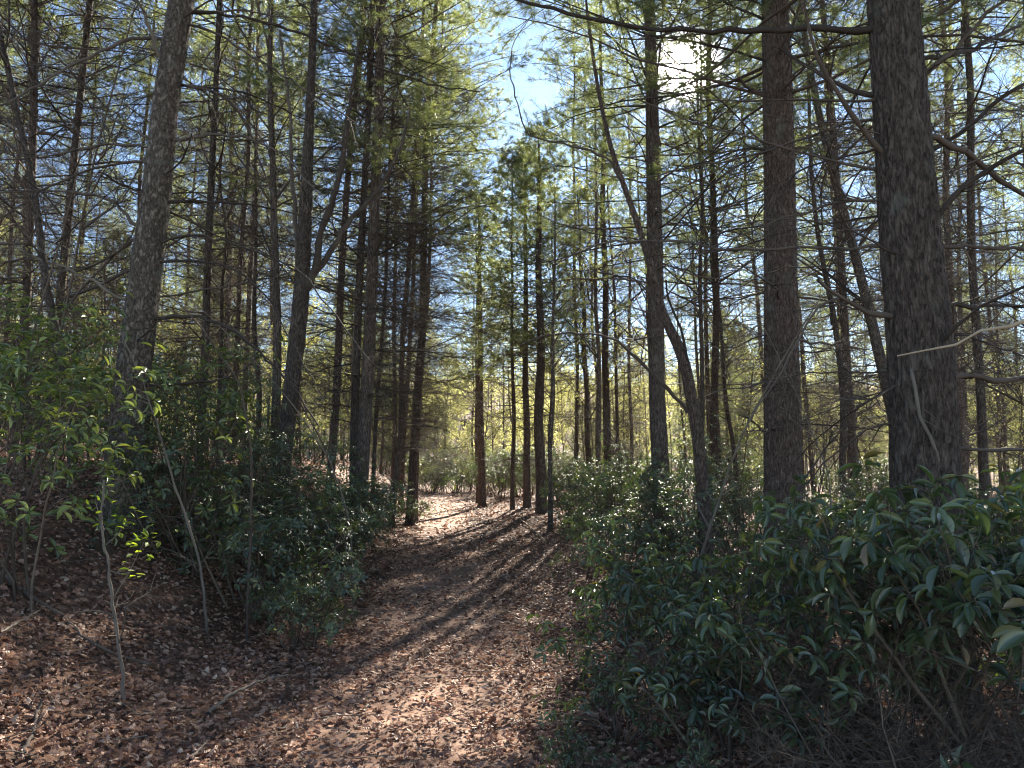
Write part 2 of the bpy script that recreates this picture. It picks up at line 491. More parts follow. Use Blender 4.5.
def build_litter():
    g = np.random.default_rng(3)
    # lobed, curled dead leaf
    prof = [(0, .05), (.12, .35), (.25, .95), (.35, .55), (.5, 1.0), (.6, .6), (.76, .8), (.86, .4), (1, .05)]
    v = []; q = []
    for uu, w in prof:
        v += [[uu, -w / 2, .28 * w * w + .25 * (uu - .5) ** 2], [uu, 0, .25 * (uu - .5) ** 2], [uu, w / 2, .28 * w * w + .25 * (uu - .5) ** 2]]
    for i in range(len(prof) - 1):
        a = i * 3; b = a + 3
        q += [[a, b, b + 1, a + 1], [a + 1, b + 1, b + 2, a + 2]]
    hi = (np.array(v), None, np.array(q))
    v2 = [[0, 0, .06], [.35, -.45, .12], [.4, 0, 0], [.35, .45, .1], [.75, -.3, .10], [.8, .32, .14], [1, 0, .12]]
    lo = (np.array(v2), np.array([[0, 1, 2], [0, 2, 3], [1, 4, 2], [2, 4, 6], [2, 6, 5], [2, 5, 3]]), None)
    mb = MB()
    for (y0, y1, dens, tpl, s) in ((2.6, 8, 1150, hi, .041), (8, 15, 520, lo, .048), (15, 30, 75, lo, .085), (30, 46, 22, lo, .11)):
        area_w = lambda y: y * .72 + 1.5
        n = int(dens * (y1 - y0) * (area_w(y0) + area_w(y1)))
        y = g.uniform(y0, y1, n); x = g.uniform(-1, 1, n) * area_w(y)
        d = np.abs(x - path_x(y))
        patch = vnoise(x * 1.6 + 30, y * 1.6)
        keep = g.random(n) < np.where(d < .55, .42 + .45 * patch, np.where(d < 1.0, .8, 1.0)) * (.55 + .6 * patch)
        keep &= ~((x > 3.2 + .18 * y) & (g.random(n) < .35))
        x, y = x[keep], y[keep]; n = len(x)
        e = .03
        zx = (hgt(x + e, y) - hgt(x - e, y)) / (2 * e); zy = (hgt(x, y + e) - hgt(x, y - e)) / (2 * e)
        nrm_ = norm(np.stack([-zx, -zy, np.ones(n)], -1))
        up = norm(nrm_ + g.normal(0, .46, (n, 3)))
        flip = g.random(n) < .35
        a = g.uniform(0, 2 * math.pi, n)
        dd = np.stack([np.cos(a), np.sin(a), g.normal(0, .25, n)], -1)
        dd = norm(dd - up * np.sum(dd * up, -1, keepdims=True) * .8)
        up = np.where(flip[:, None], -up, up)
        L = s * g.uniform(.55, 1.5, n)
        o = np.stack([x, y, hgt(x, y) + g.uniform(.002, .03, n) + flip * .02], -1)
        leaves(mb, tpl, o, dd, up, L, L * g.uniform(.45, .8, n), mat=0, rnd=g.random(n) ** 1.15)
    tag(link("leaf_litter", mb.mesh("leaf_litter", M_LITTER, False)), "curled red brown dead leaves covering the woodland floor", "leaf litter", kind="stuff")
    # pine straw and broken twigs
    mb = MB()
    n = 16000
    y = 2.6 + (g.random(n) ** 1.7) * 24; x = g.uniform(-1, 1, n) * (y * .72 + 1.2)
    o = np.stack([x, y, hgt(x, y) + .012], -1)
    a = g.uniform(0, 2 * math.pi, n)
    d = np.stack([np.cos(a), np.sin(a), g.normal(.05, .12, n)], -1)
    big = g.random(n) < .12
    L = np.where(big, g.uniform(.15, .5, n), g.uniform(.05, .14, n))
    P = grow(o, d, L, 3, .12, 0, g)
    P[:, :, 2] = np.maximum(P[:, :, 2], hgt(P[:, :, 0], P[:, :, 1]) + .006)
    tubes(mb, P, taper(np.where(big, g.uniform(.0025, .005, n), .0011), 3, .6), 3, rnd=g.random(n))
    tag(link("twig_litter", mb.mesh("twig_litter", M_TWIG_PALE)), "scattered pine needles and small broken twigs", "twig litter", kind="stuff")
build_litter()

# ------------------------------------------------------------------ tree parts
def trunk_mesh(name, pts, rad, mats, sides=16, step=.5, ridge=0., seed=0, flare=.55, local=True):
    pts = np.asarray(pts, float); rad = np.asarray(rad, float)
    seg = np.linalg.norm(np.diff(pts, axis=0), axis=1); s = np.concatenate([[0], np.cumsum(seg)])
    S = np.arange(0, s[-1], step); S = np.append(S, s[-1])
    # smooth interpolation through the points
    P = np.stack([np.interp(S, s, pts[:, k]) for k in range(3)], -1)
    r = np.interp(S, s, rad)
    kk = max(3, int(.9 / step) | 1); ker = np.hanning(kk + 2)[1:-1]; ker /= ker.sum(); h = kk // 2
    for k in range(3):
        c = np.concatenate([2 * P[0, k] - P[h:0:-1, k], P[:, k], 2 * P[-1, k] - P[-2:-h - 2:-1, k]]) if len(P) > h + 2 else P[:, k]
        if len(P) > h + 2: P[:, k] = np.convolve(c, ker, 'valid')
    r = r * (1 + flare * np.exp(-S / .28))
    K = len(S)
    T = norm(np.gradient(P, axis=0))
    U = norm(np.cross(T, np.array([[0.05, 1, 0.02]]))); V = np.cross(T, U)
    a = np.linspace(0, 2 * math.pi, sides, endpoint=False)
    A, Z = np.meshgrid(a, S)
    f = 1 + .035 * (vnoise(np.cos(A) * 2 + 9 + seed, Z * .8 + np.sin(A) * 2) - .5)
    if flare: f = f + .16 * np.exp(-Z / .3) * (np.sin(A * 5 + seed) * .6 + np.sin(A * 3 + 2 * seed) * .6)
    if ridge:
        nr = 21
        w = A / (2 * math.pi) * nr + 1.1 * (vnoise(Z * 1.7, A * 0 + seed) - .5) + .8 * (vnoise(np.cos(A) * 3 + seed, Z * 5 + np.sin(A) * 3) - .5)
        rid = np.abs(((w + .5 * (np.floor(Z * 6 + 1.5 * vnoise(np.floor(w) * 3.7, Z * 2)) % 2)) % 1) - .5) * 2
        pl = 1 - rid ** 3
        fine = vnoise(np.cos(A) * 14 + seed, Z * 11 + np.sin(A) * 14)
        f = f + ridge * (pl * .8 + fine * .6 - .7)
    ring = U[:, None] * np.cos(a)[None, :, None] + V[:, None] * np.sin(a)[None, :, None]
    verts = P[:, None] + ring * (r[:, None] * f)[..., None]
    i = np.arange(K * sides).reshape(K, sides)
    q = np.stack([i[:-1], np.roll(i[:-1], -1, 1), np.roll(i[1:], -1, 1), i[1:]], -1).reshape(-1, 4)
    return MB().add(verts.reshape(-1, 3), q=q).mesh(name, mats)

def fine_twigs(mb, P, Rr, n1, L1, n2, L2, g, sides=3, r1=.0045, droop=-.03, mat=0):
    o, d, rr, t = spawn(P, Rr, n1, .75, .8, -.05, .12, .6, g)
    l = L1 * (1.15 - .75 * t) * g.uniform(.35, 1.2, len(o))
    P1 = grow(o, d, l, 5, .16, droop, g); R1 = taper(np.minimum(rr * .6, r1 * g.uniform(.7, 1.5, len(o))), 5, .35)
    tubes(mb, P1, R1, sides, mat, rnd=g.random(len(o)))
    if n2:
        o, d, rr, t = spawn(P1, R1, n2, .8, .75, -.03, .2, .8, g)
        l = L2 * g.uniform(.3, 1.2, len(o))
        P2 = grow(o, d, l, 4, .2, droop, g); R2 = taper(np.maximum(rr * .6, .0014), 4, .5)
        tubes(mb, P2, R2, 3, mat, rnd=g.random(len(o)))

def bare_crown_mesh(name, seed, z0, z1, Lmax=3.2, gap=.42, n1=11, n2=3, pale=False, r0=.017, wsc=1.0):
    g = np.random.default_rng(seed); mb = MB()
    z = z0; O = []; Dv = []; Ln = []; Rd = []
    while z < z1:
        n = g.integers(2, 5); a0 = g.uniform(0, 6.28)
        for k in range(n):
            a = a0 + k * 6.28 / n + g.normal(0, .3)
            f = .45 + .55 * smooth((z - z0 + 1) / 4)
            L = Lmax * f * g.uniform(.35, 1.1)
            O.append((0, 0, z + g.normal(0, .05))); Dv.append((math.cos(a), math.sin(a), g.normal(.12, .16))); Ln.append(L); Rd.append(r0 * (.5 + .5 * L / Lmax) * g.uniform(.8, 1.3))
        z += gap * g.uniform(.5, 1.5)
    O, Dv, Ln, Rd = map(np.array, (O, Dv, Ln, Rd))
    P = grow(O, Dv, Ln, 8, .10, -.015, g); Rr = taper(Rd, 8, .25)
    tubes(mb, P, Rr * wsc, 5, rnd=g.random(len(O)))
    fine_twigs(mb, P, Rr * wsc, n1, 1.0, n2, .45, g, r1=.0045 * wsc)
    return mb.mesh(name, M_TWIG_PALE if pale else M_TWIG)

def pine_crown_mesh(name, seed, z0, z1, Lmax=3.4, gap=.5, nb=11, nt=5, nn=9, nl=.10, nw=.011, dens=1.0):
    """live white pine crown: whorled limbs, flat sprays, needle tufts"""
    g = np.random.default_rng(seed); mb = MB()
    z = z0; O = []; Dv = []; Ln = []; Rd = []
    while z < z1 - .3:
        n = g.integers(3, 6); a0 = g.uniform(0, 6.28)
        s = (z - z0) / (z1 - z0)
        for k in range(n):
            if g.random() > dens: continue
            a = a0 + k * 6.28 / n + g.normal(0, .25)
            prof = min(1, .62 + s * 1.6) * (1 - s) ** .75 + .07
            L = Lmax * prof * g.uniform(.6, 1.15)
            O.append((0, 0, z)); Dv.append((math.cos(a), math.sin(a), .05 + .6 * s + g.normal(0, .1))); Ln.append(L); Rd.append(.006 + .005 * L)
        z += gap * g.uniform(.6, 1.4)
    O, Dv, Ln, Rd = map(np.array, (O, Dv, Ln, Rd))
    P = grow(O, Dv, Ln, 7, .13, .03, g); Rr = taper(Rd, 7, .25)
    tubes(mb, P, Rr, 4, 0, rnd=g.random(len(O)))
    o, d, rr, t = spawn(P, Rr, nb, .7, .9, .10, .25, .55, g)
    l = .30 * np.repeat(Ln, nb) * (1.25 - t) * g.uniform(.6, 1.2, len(o)) + .18
    P1 = grow(o, d, l, 4, .2, .05, g); R1 = taper(np.minimum(rr * .6, .005), 4, .4)
    tubes(mb, P1, R1, 3, 0)
    # tufts on the sprays and at the ends of the limbs
    o2, d2, _, _ = spawn(P1, R1, nt, 1.0, .55, .18, .35, .6, g)
    o2 = np.concatenate([o2, P1[:, -1], P[:, -1]]); d2 = np.concatenate([d2, norm(P1[:, -1] - P1[:, -2]), norm(P[:, -1] - P[:, -2])])
    m = len(o2)
    oo = np.repeat(o2, nn, 0); dd = norm(np.repeat(d2, nn, 0) * .75 + g.normal(0, .62, (m * nn, 3)))
    oo = oo - dd * 0 + g.normal(0, .012, oo.shape)
    rn = np.repeat(g.random(m), nn) * .7 + g.random(m * nn) * .3
    needles(mb, oo, dd, nl * g.uniform(.7, 1.3, m * nn), nw * g.uniform(.7, 1.3, m * nn), 1, rn, g)
    return mb.mesh(name, [M_TWIG, M_NEEDLE])

def broadleaf_mesh(name, seed, H, leafy, z0=.25, spread=.33, nlv=1.0, leaf=.06, mats=None, whips=False):
    """branching bare or newly leafing crown of a slim broadleaf tree (trunk is separate)"""
    g = np.random.default_rng(seed); mb = MB()
    n = int(H * 2.6)
    z = np.sort(g.uniform(z0 * H, H * .97, n)); a = g.uniform(0, 6.28, n)
    up = g.uniform(.5, 1.3, n)
    O = np.stack([z * 0, z * 0, z], -1); Dv = np.stack([np.cos(a), np.sin(a), up], -1)
    Ln = spread * H * (1.15 - z / H) * g.uniform(.5, 1.2, n) + .4
    P = grow(O, Dv, Ln, 7, .12, .04, g); Rr = taper(.004 + .0065 * Ln, 7, .25)
    tubes(mb, P, Rr, 4, 0, rnd=g.random(n))
    o, d, rr, t = spawn(P, Rr, 7, .8, .7, .15, .2, 1, g)
    l = .35 * np.repeat(Ln, 7) * (1.2 - t) * g.uniform(.5, 1.3, len(o)) + .1
    P1 = grow(o, d, l, 5, .16, .03, g); R1 = taper(np.minimum(rr * .6, .006), 5, .4)
    tubes(mb, P1, R1, 3, 0, rnd=g.random(len(o)))
    o, d, rr, t = spawn(P1, R1, 4, .8, .7, .1, .2, 1, g)
    P2 = grow(o, d, .3 * g.uniform(.3, 1.3, len(o)) * (H / 10 + .3), 4, .2, .03, g); R2 = taper(np.maximum(rr * .6, .0018), 4, .6)
    tubes(mb, P2, R2, 3, 0, rnd=g.random(len(o)))
    if leafy:
        k = max(1, int(leafy))
        o, d, _, _ = spawn(P2, R2, k, .6, .8, 0, .3, 1, g)
        o = np.concatenate([o, P2[:, -1]]); d = np.concatenate([d, norm(P2[:, -1] - P2[:, -2])])
        nn = len(o)
        keep = vnoise(o[:, 0] * 1.3 + seed, o[:, 2] * 1.1 + o[:, 1]) > .28
        o, d = o[keep], d[keep]; nn = len(o)
        L = leaf * g.uniform(.6, 1.4, nn)
        leaves(mb, LEAF_LO, o, d, norm(g.normal(0, .7, (nn, 3)) + [0, 0, 1]), L, L * .7, 1, g.random(nn))
    return mb.mesh(name, mats or [M_TWIG, M_SPRING])

# ------------------------------------------------------------------ shared parts of the trees
PINE_H = 24.0
CROWNS = [pine_crown_mesh("pine_crown", 100 + i, zz, PINE_H, Lm, .62, 13, 6, 12, nl=.12, nw=.0075, dens=dd) for i, (zz, Lm, dd) in enumerate([(8, 3.2, .7), (9.5, 3.5, .75), (7, 2.8, .65), (8.5, 3.7, .65), (11, 3.2, .8)])]
CROWN_YOUNG = [pine_crown_mesh("pine_crown", 160 + i, zz, H, Lm, .38, 13, 6, 10, nl=.11, nw=.010) for i, (zz, H, Lm) in enumerate([(1.6, 9, 2.3), (2.5, 11, 2.6), (1.2, 6.5, 1.9)])]
CROWN_THIN = [pine_crown_mesh("pine_crown", 170 + i, zz, PINE_H, 3.4, .8, 12, 6, 11, nl=.12, nw=.0075, dens=.6) for i, zz in enumerate([9, 11])]
CROWN_LOW = [pine_crown_mesh("pine_crown", 180 + i, 6.0, PINE_H, Lm, .42, 15, 7, 12, nl=.11, nw=.005) for i, Lm in enumerate([4.2, 4.6])]
CROWN_SMALL = [pine_crown_mesh("pine_crown", 150 + i, zz, 13.6, Lm, .4, 13, 5, 10, nl=.12, nw=.009, dens=.9) for i, (zz, Lm) in enumerate([(6.0, 3.0), (5.4, 2.6)])]
BARES = [bare_crown_mesh("bare_crown", 200 + i, 1.8 + .4 * i, 11.5 + i * .5, Lm, .30, 20, 5, pale=bool(i % 2)) for i, Lm in enumerate([2.9, 3.4, 2.5, 3.8])]
BARE_SMALL = bare_crown_mesh("bare_crown", 240, 1.5, 8, 1.8, .4, 12, 3)
BARES_FAR = [bare_crown_mesh("bare_crown", 230 + i, 2.2, 12, 3.4, .36, 16, 4, wsc=1.1, pale=(i == 1)) for i in range(3)]
SPRINGS = [broadleaf_mesh("leafing_crown", 300 + i, H, lf, .22, .3, leaf=.085) for i, (H, lf) in enumerate([(13, 6), (11, 5), (15, 6), (9, 7)])]
BARE_BROAD = [broadleaf_mesh("bare_crown", 320 + i, H, 0, .3, .26) for i, H in enumerate([11, 13, 8])]
WHIPS = [broadleaf_mesh("twig_crown", 340 + i, H, 0, .25, .30) for i, H in enumerate([4.0, 5.5, 3.0])]
WHIP_LEAF = [broadleaf_mesh("leafing_crown", 350 + i, H, 1, .25, .30, leaf=.05) for i, H in enumerate([3.5, 5.0])]

def frame_of(p1, p2):
    d = norm(np.asarray(p2) - np.asarray(p1))
    return d

def tree_line(name, x1, y1, x2, y2, w, D, label, cat, group, H=None, crown=None, bare=None, bark=None, zs=1.0, xs=1.0, rot=None, taper_top=.25, sides=12, ridge=0., wig=.06, dD=0.):
    """tree whose trunk runs through two sighted points, (x1,y1) the upper and (x2,y2) the lower, at distance D"""
    pu = px(x1, y1, D + dD); pl = px(x2, y2, D)
    d = norm(pu - pl)
    if d[2] < 0: d = -d
    t = 0.
    for _ in range(12):
        b = pl + d * t
        t += (float(hgt(b[0], b[1])) - b[2]) / d[2]
    b = pl + d * t
    H = H or PINE_H
    root = empty(name, b)
    q = Vector((0, 0, 1)).rotation_difference(Vector(d))
    root.rotation_mode = 'QUATERNION'; root.rotation_quaternion = q
    tag(root, label, cat, group)
    r_sight = .8 * w * D / F_PX / 2
    h_sight = max(1.0, np.linalg.norm((pu + pl) / 2 - b))
    r0 = r_sight / (1 - (1 - taper_top) * min(.6, h_sight / H))
    K = 9
    zz = np.linspace(-.25, H, K)
    g = np.random.default_rng(int(x1 * 7 + y1) % 9999)
    P = np.zeros((K, 3)); P[:, 2] = zz; P[1:-1, :2] = g.normal(0, wig, (K - 2, 2))
    rr = r0 * (1 - (1 - taper_top) * zz.clip(0) / H)
    rr[-1] = r0 * .12
    tm = trunk_mesh("trunk", P, rr, bark or M_BARK, sides, .5 if not ridge else .06, ridge, seed=int(x1) % 17, flare=.25)
    link("trunk", tm, root)
    rz = g.uniform(0, 6.28) if rot is None else rot
    for nm, me in (("crown", crown), ("bare_crown", bare)):
        if me is not None:
            c = link(nm, me, root); c.rotation_euler = (0, 0, rz + (1 if nm == "crown" else 0)); c.scale = (xs, xs, H / PINE_H if H > 15 and name == "pine_tree" else zs)
    return root

def limb_px(parent, base, pts, D0, D1, w0, w1, g, n1=10, L1=.6, n2=3, mat=None, name="branch", start=None, tw=True, sides=7):
    """a limb traced along sight lines, running from distance D0 at its root to D1 at its tip"""
    pts = np.asarray(pts, float); n = len(pts)
    tt = np.linspace(0, 1, n)
    P = np.array([px(x, y, D0 + (D1 - D0) * t) for (x, y), t in zip(pts, tt)])
    if start is not None: P = np.vstack([start[None], P])
    n = len(P)
    # resample and roughen
    seg = np.linalg.norm(np.diff(P, axis=0), axis=1); s = np.concatenate([[0], np.cumsum(seg)])
    K = max(10, int(s[-1] / .12)); K = min(K, 60)
    S = np.linspace(0, s[-1], K)
    Q = np.stack([np.interp(S, s, P[:, k]) for k in range(3)], -1)
    for _ in range(2): Q[1:-1] = (Q[:-2] + 2 * Q[1:-1] + Q[2:]) / 4
    Q[1:-1] += g.normal(0, .009, (K - 2, 3))
    rr = np.interp(np.linspace(0, 1, K) ** .8, [0, 1], [w0 * D0, w1 * .8 * D1]) / F_PX / 2 * (1 + g.normal(0, .09, K)) * .9
    Q = Q - base
    mb = MB()
    tubes(mb, Q, rr, sides, rnd=[g.random()])
    if tw: fine_twigs(mb, Q[None], rr[None], n1, L1, n2, .3, g)
    return link(name, mb.mesh(name, mat or M_TWIG), parent)

def traced_tree(name, pts, ws, D, label, cat, H, bark, sides=80, step=.035, ridge=.07, dDtop=0., seed=0, flare=.5, top_r=.3, group=None):
    """tree whose trunk follows sighted points from high to low"""
    pts = list(pts); P = np.array([px(x, y, D) for x, y in pts])[::-1]     # low to high
    w = np.array(ws[::-1]) * D / F_PX / 2
    d = norm(P[1] - P[0])
    t = 0
    for _ in range(12):
        b = P[0] + d * t
        t += (float(hgt(b[0], b[1])) - b[2]) / d[2]
    b = P[0] + d * t
    pts3 = [b - d * .25, b] ; rr = [w[0] * 1.08, w[0] * 1.08]
    if np.linalg.norm(P[0] - b) < .15: P = P[1:]; w = w[1:]
    pts3 += list(P); rr += list(w)
    du = norm(P[-1] - P[-2]); h = P[-1][2] - b[2]
    if H > h + 1:
        n = 5
        for k in range(1, n + 1):
            du = norm(du + [0, 0, .12]); pts3.append(pts3[-1] + du * (H - h) / n); rr.append(w[-1] * (1 - (1 - top_r) * k / n))
    rr[-1] = rr[-1] * .3
    root = empty(name, b); tag(root, label, cat, group)
    L = [p - b for p in pts3]
    low = trunk_mesh("trunk", L, rr, bark, sides, step, ridge, seed, flare)
    link("trunk", low, root)
    return root, b, np.array(L), np.array(rr)

def start_on(L, rr, b, p):
    """centre-line point of a traced trunk near world point p"""
    A = np.array(L)
    z = p[2] - b[2]
    i = np.clip(np.searchsorted(A[:, 2], z) - 1, 0, len(A) - 2)
    f = (z - A[i, 2]) / (A[i + 1, 2] - A[i, 2])
    return b + A[i] * (1 - f) + A[i + 1] * f

def random_limbs(root, b, L, rr, z0, z1, n, g, Lm=(1.2, 2.6), r=(.008, .016), name="branch", avoid=None, mat=None, n1=10, n2=3, az=None):
    for k in range(n):
        z = g.uniform(z0, z1)
        p = start_on(L, rr, b, b + np.array([0, 0, z])) - b
        a = g.uniform(*(az or (0, 6.28)))
        ln = g.uniform(*Lm)
        P = grow(p[None], np.array([[math.cos(a), math.sin(a), g.normal(.1, .2)]]), np.array([ln]), 12, .10, -.015, g)
        Rr = taper(np.array([g.uniform(*r)]), 12, .25)
        mb = MB(); tubes(mb, P, Rr, 6, rnd=[g.random()])
        fine_twigs(mb, P, Rr, n1, .6, n2, .3, g)
        link(name, mb.mesh(name, mat or M_TWIG), root)

def add_crown(root, L, H, crown, bare=None, xs=1.0, rz=0.):
    top = np.array(L[-1]); lowc = np.array(L[min(len(L) - 3, len(L) // 2)])
    c = link("crown", crown, root)
    mid = np.array([np.interp(.7 * H, np.array(L)[:, 2], np.array(L)[:, k]) for k in (0, 1)])
    c.location = (mid[0], mid[1], 0); c.scale = (xs, xs, H / PINE_H); c.rotation_euler = (0, 0, rz)
    return c

# ------------------------------------------------------------------ the near trees
gA = np.random.default_rng(21)
LP, LPb = [(190, -60), (182, 0), (174, 50), (166, 100), (161, 150), (156, 200), (148, 256), (140, 323), (131, 389), (124, 456), (121, 503)], [22, 25, 25, 25, 26, 28, 30, 31, 32, 34, 36]
A, bA, LA, rA = traced_tree("pine_tree", LP, LPb, 7.6, "leaning grey barked pine on the bank, ringed with drooping dead limbs", "tree", 19, M_BARK_PALE, 84, .03, .045, seed=3)
def lim(root, b, L, rr, pts, D, dz, w0, w1, g, on=True, **kw):
    p0 = px(pts[0][0], pts[0][1], D)
    st = start_on(L, rr, b, p0) if on else None
    return limb_px(root, b, pts, D, D + dz, w0, w1, g, start=st, **kw)
for pts, dz, w0, w1 in [
    ([(163, 70), (155, 43), (147, 20), (137, 0), (130, -20)], -.5, 6, 3),
    ([(190, 10), (233, 15), (283, 27), (341, 50), (381, 68), (430, 85), (480, 92)], .9, 4.5, 1.6),
    ([(190, 23), (217, 33), (253, 57), (290, 80), (333, 108), (366, 130)], -.8, 3.6, 1.4),
    ([(177, 86), (207, 88), (230, 97), (247, 123), (253, 140), (260, 160), (270, 187), (277, 217), (276, 250)], .4, 4.6, 1.4),
    ([(177, 85), (240, 90), (277, 107), (310, 123), (352, 140)], 1.4, 3.2, 1.2),
    ([(175, 143), (187, 137), (213, 135), (253, 137), (290, 160), (320, 195)], -.6, 4.4, 1.4),
    ([(163, 202), (200, 200), (247, 203), (293, 213), (330, 222)], .6, 4.2, 1.4),
    ([(150, 38), (127, 40), (80, 60), (47, 80), (20, 93), (-10, 110)], -1.2, 5, 2.5),
    ([(147, 138), (127, 127), (100, 113), (67, 93), (30, 80)], .9, 3, 1.3),
    ([(145, 162), (117, 163), (77, 173), (43, 190), (20, 207), (-8, 222)], -.5, 3.8, 2),
    ([(147, 146), (100, 144), (43, 157), (-5, 161)], .5, 3.4, 1.8),
    ([(137, 192), (113, 180), (98, 172)], -.5, 3.2, 1.8),
    ([(132, 230), (123, 213), (117, 200), (83, 192), (30, 190), (-5, 193)], .3, 4.6, 2),
    ([(125, 306), (113, 293), (90, 279), (50, 264), (20, 250)], -.4, 5, 2),
    ([(150, 318), (200, 316), (227, 326), (253, 346), (277, 369), (293, 389), (318, 425)], -.6, 5.4, 1.8),
    ([(143, 386), (187, 383), (227, 378), (253, 364)], -.5, 4.6, 2.4),
    ([(152, 246), (190, 233), (240, 246), (300, 268), (345, 330), (380, 372)], -1.0, 3.2, 1.4),
    ([(150, 262), (200, 260), (236, 268), (270, 300), (300, 360), (325, 400)], -.9, 3.0, 1.2),
]:
    lim(A, bA, LA, rA, pts, 7.6, dz, w0, w1, gA, n1=14, L1=.55, mat=M_TWIG_PALE if len(pts) == 5 and dz < 0 else None)
random_limbs(A, bA, LA, rA, 1.0, 8.5, 16, gA)
add_crown(A, LA, 19, CROWNS[0], rz=.4)

gC = np.random.default_rng(22)
C, bC, LC, rC = traced_tree("pine_tree", [(884, -90), (893, 0), (902, 128), (911, 256), (918, 320), (921, 373), (925, 470)], [44, 47, 51, 55, 57, 59, 60], 4.9,
    "thick dark furrowed pine rising behind the broad leaved rhododendrons", "tree", 20, M_BARK, 150, .02, .11, seed=8)
for pts, dz, w0, w1, kw in [
    ([(873, 28), (800, 29), (760, 30), (700, 33), (650, 30), (600, 22), (560, 12), (518, 0), (490, -8)], .8, 9, 4, {}),
    ([(889, 163), (872, 140), (862, 123), (845, 107), (829, 83), (819, 63), (812, 37), (805, 20), (800, -10)], -.5, 8, 4, {}),
    ([(879, 97), (865, 95), (839, 83), (820, 75), (792, 60), (779, 47)], .3, 8, 4, dict(n1=4)),
    ([(918, 82), (945, 60), (969, 30), (999, 3), (1015, -15)], -.3, 8, 4, {}),
    ([(925, 155), (949, 143), (975, 120), (1024, 83), (1060, 60)], .4, 7, 4, {}),
    ([(918, 235), (935, 213), (965, 187), (992, 167), (1024, 147), (1060, 130)], -.3, 8, 5, {}),
    ([(935, 135), (965, 153), (992, 173), (1024, 197), (1060, 222)], .5, 9, 5, {}),
    ([(935, 246), (972, 247), (1024, 248), (1070, 252)], .7, 6, 4, {}),
    ([(895, 320), (869, 313), (849, 304), (829, 293), (818, 280)], -.3, 8, 5, dict(n1=3)),
    ([(840, 298), (825, 292), (799, 336), (779, 379), (749, 423)], -.4, 3.5, 1.6, dict(on=False)),
    ([(942, 376), (980, 380), (1024, 379), (1070, 376)], .5, 8, 6, {}),
    ([(940, 304), (980, 305), (1024, 307), (1070, 308)], .9, 6, 4, {}),
    ([(945, 449), (985, 448), (1024, 449), (1070, 452)], .6, 5, 4, {}),
    ([(890, 247), (850, 249), (815, 250), (732, 250), (682, 243), (640, 240), (600, 243), (560, 262)], 1.3, 4.5, 1.8, {}),
    ([(880, 115), (852, 122), (815, 133), (782, 147), (732, 163), (682, 167), (640, 178)], 1.0, 4, 1.6, {}),
    ([(882, 146), (869, 150), (832, 157), (809, 167), (749, 200), (682, 223), (640, 245)], .6, 3.6, 1.4, {}),
    ([(888, 200), (850, 195), (800, 215), (740, 232), (690, 262)], .2, 3.6, 1.4, {}),
    ([(890, 290), (850, 270), (800, 262), (760, 275), (720, 300)], 1.2, 3, 1.2, {}),
    ([(893, 372), (860, 374), (820, 370), (780, 380)], .8, 3, 1.5, {}),
    ([(893, 420), (850, 440), (815, 470), (790, 500)], .6, 3.4, 1.5, {}),
    ([(935, 330), (980, 338), (1030, 360)], .8, 3, 2, {}),
    ([(935, 60), (980, 45), (1030, 20)], 1.0, 6, 4, {}),
]:
    lim(C, bC, LC, rC, pts, 4.9, dz, w0, w1, gC, **{**dict(n1=13, L1=.42, n2=4), **kw})
stub = lim(C, bC, LC, rC, [(908, 366), (911, 378), (917, 399), (925, 426), (934, 449), (942, 470)], 4.9 - .24, .05, 3.4, 4.6, gC, n1=4, L1=.16, mat=M_TWIG_PALE, name="broken_branch")
random_limbs(C, bC, LC, rC, 1.6, 6.0, 20, gC, (1.0, 2.4), (.006, .012))
add_crown(C, LC, 20, CROWN_LOW[0], rz=1.4)

gB = np.random.default_rng(23)
B_, bB, LB, rB = traced_tree("pine_tree", [(772, -60), (775, 0), (778, 100), (780, 200), (781, 300), (782, 400), (783, 480)], [24, 27, 29, 30, 32, 33, 35], 7.8,
    "straight reddish brown furrowed pine with a snapped side stub", "tree", 22, M_BARK_RED, 120, .022, .10, seed=5)
lim(B_, bB, LB, rB, [(768, 95), (752, 90), (745, 86), (739, 78)], 7.8, -.2, 7, 4, gB, n1=3, L1=.3)
for pts, dz, w0, w1 in [
    ([(768, 10), (740, -5), (700, 20), (660, 60)], .6, 3, 1.2), ([(770, 150), (730, 170), (690, 205), (650, 225)], -.6, 3, 1.2),
    ([(790, 130), (830, 120), (868, 135)], .9, 3, 1.2), ([(770, 225), (720, 232), (665, 262)], .9, 3, 1.2),
    ([(790, 340), (840, 345), (880, 352)], .8, 3, 1.4), ([(772, 330), (730, 350), (700, 345)], -.5, 2.6, 1.2)]:
    lim(B_, bB, LB, rB, pts, 7.8, dz, w0, w1, gB, n1=14, L1=.6)
random_limbs(B_, bB, LB, rB, 1.8, 8.5, 22, gB, (1.2, 3.0))
add_crown(B_, LB, 22, CROWN_LOW[1], rz=2.4)

gD = np.random.default_rng(24)
D_, bD, LD, rD = traced_tree("pine_tree", [(649, -20), (651, 60), (653, 150), (655, 250), (657, 400), (661, 474)], [11, 12, 14, 16, 16, 17], 12.4,
    "tall grey pine directly under the sun, its base sunk in laurels", "tree", 22, M_BARK, 40, .08, .06, seed=6)
random_limbs(D_, bD, LD, rD, 2.2, 10.5, 34, gD, (1.4, 3.4), (.01, .018))
add_crown(D_, LD, 22, CROWN_LOW[0], rz=.9)

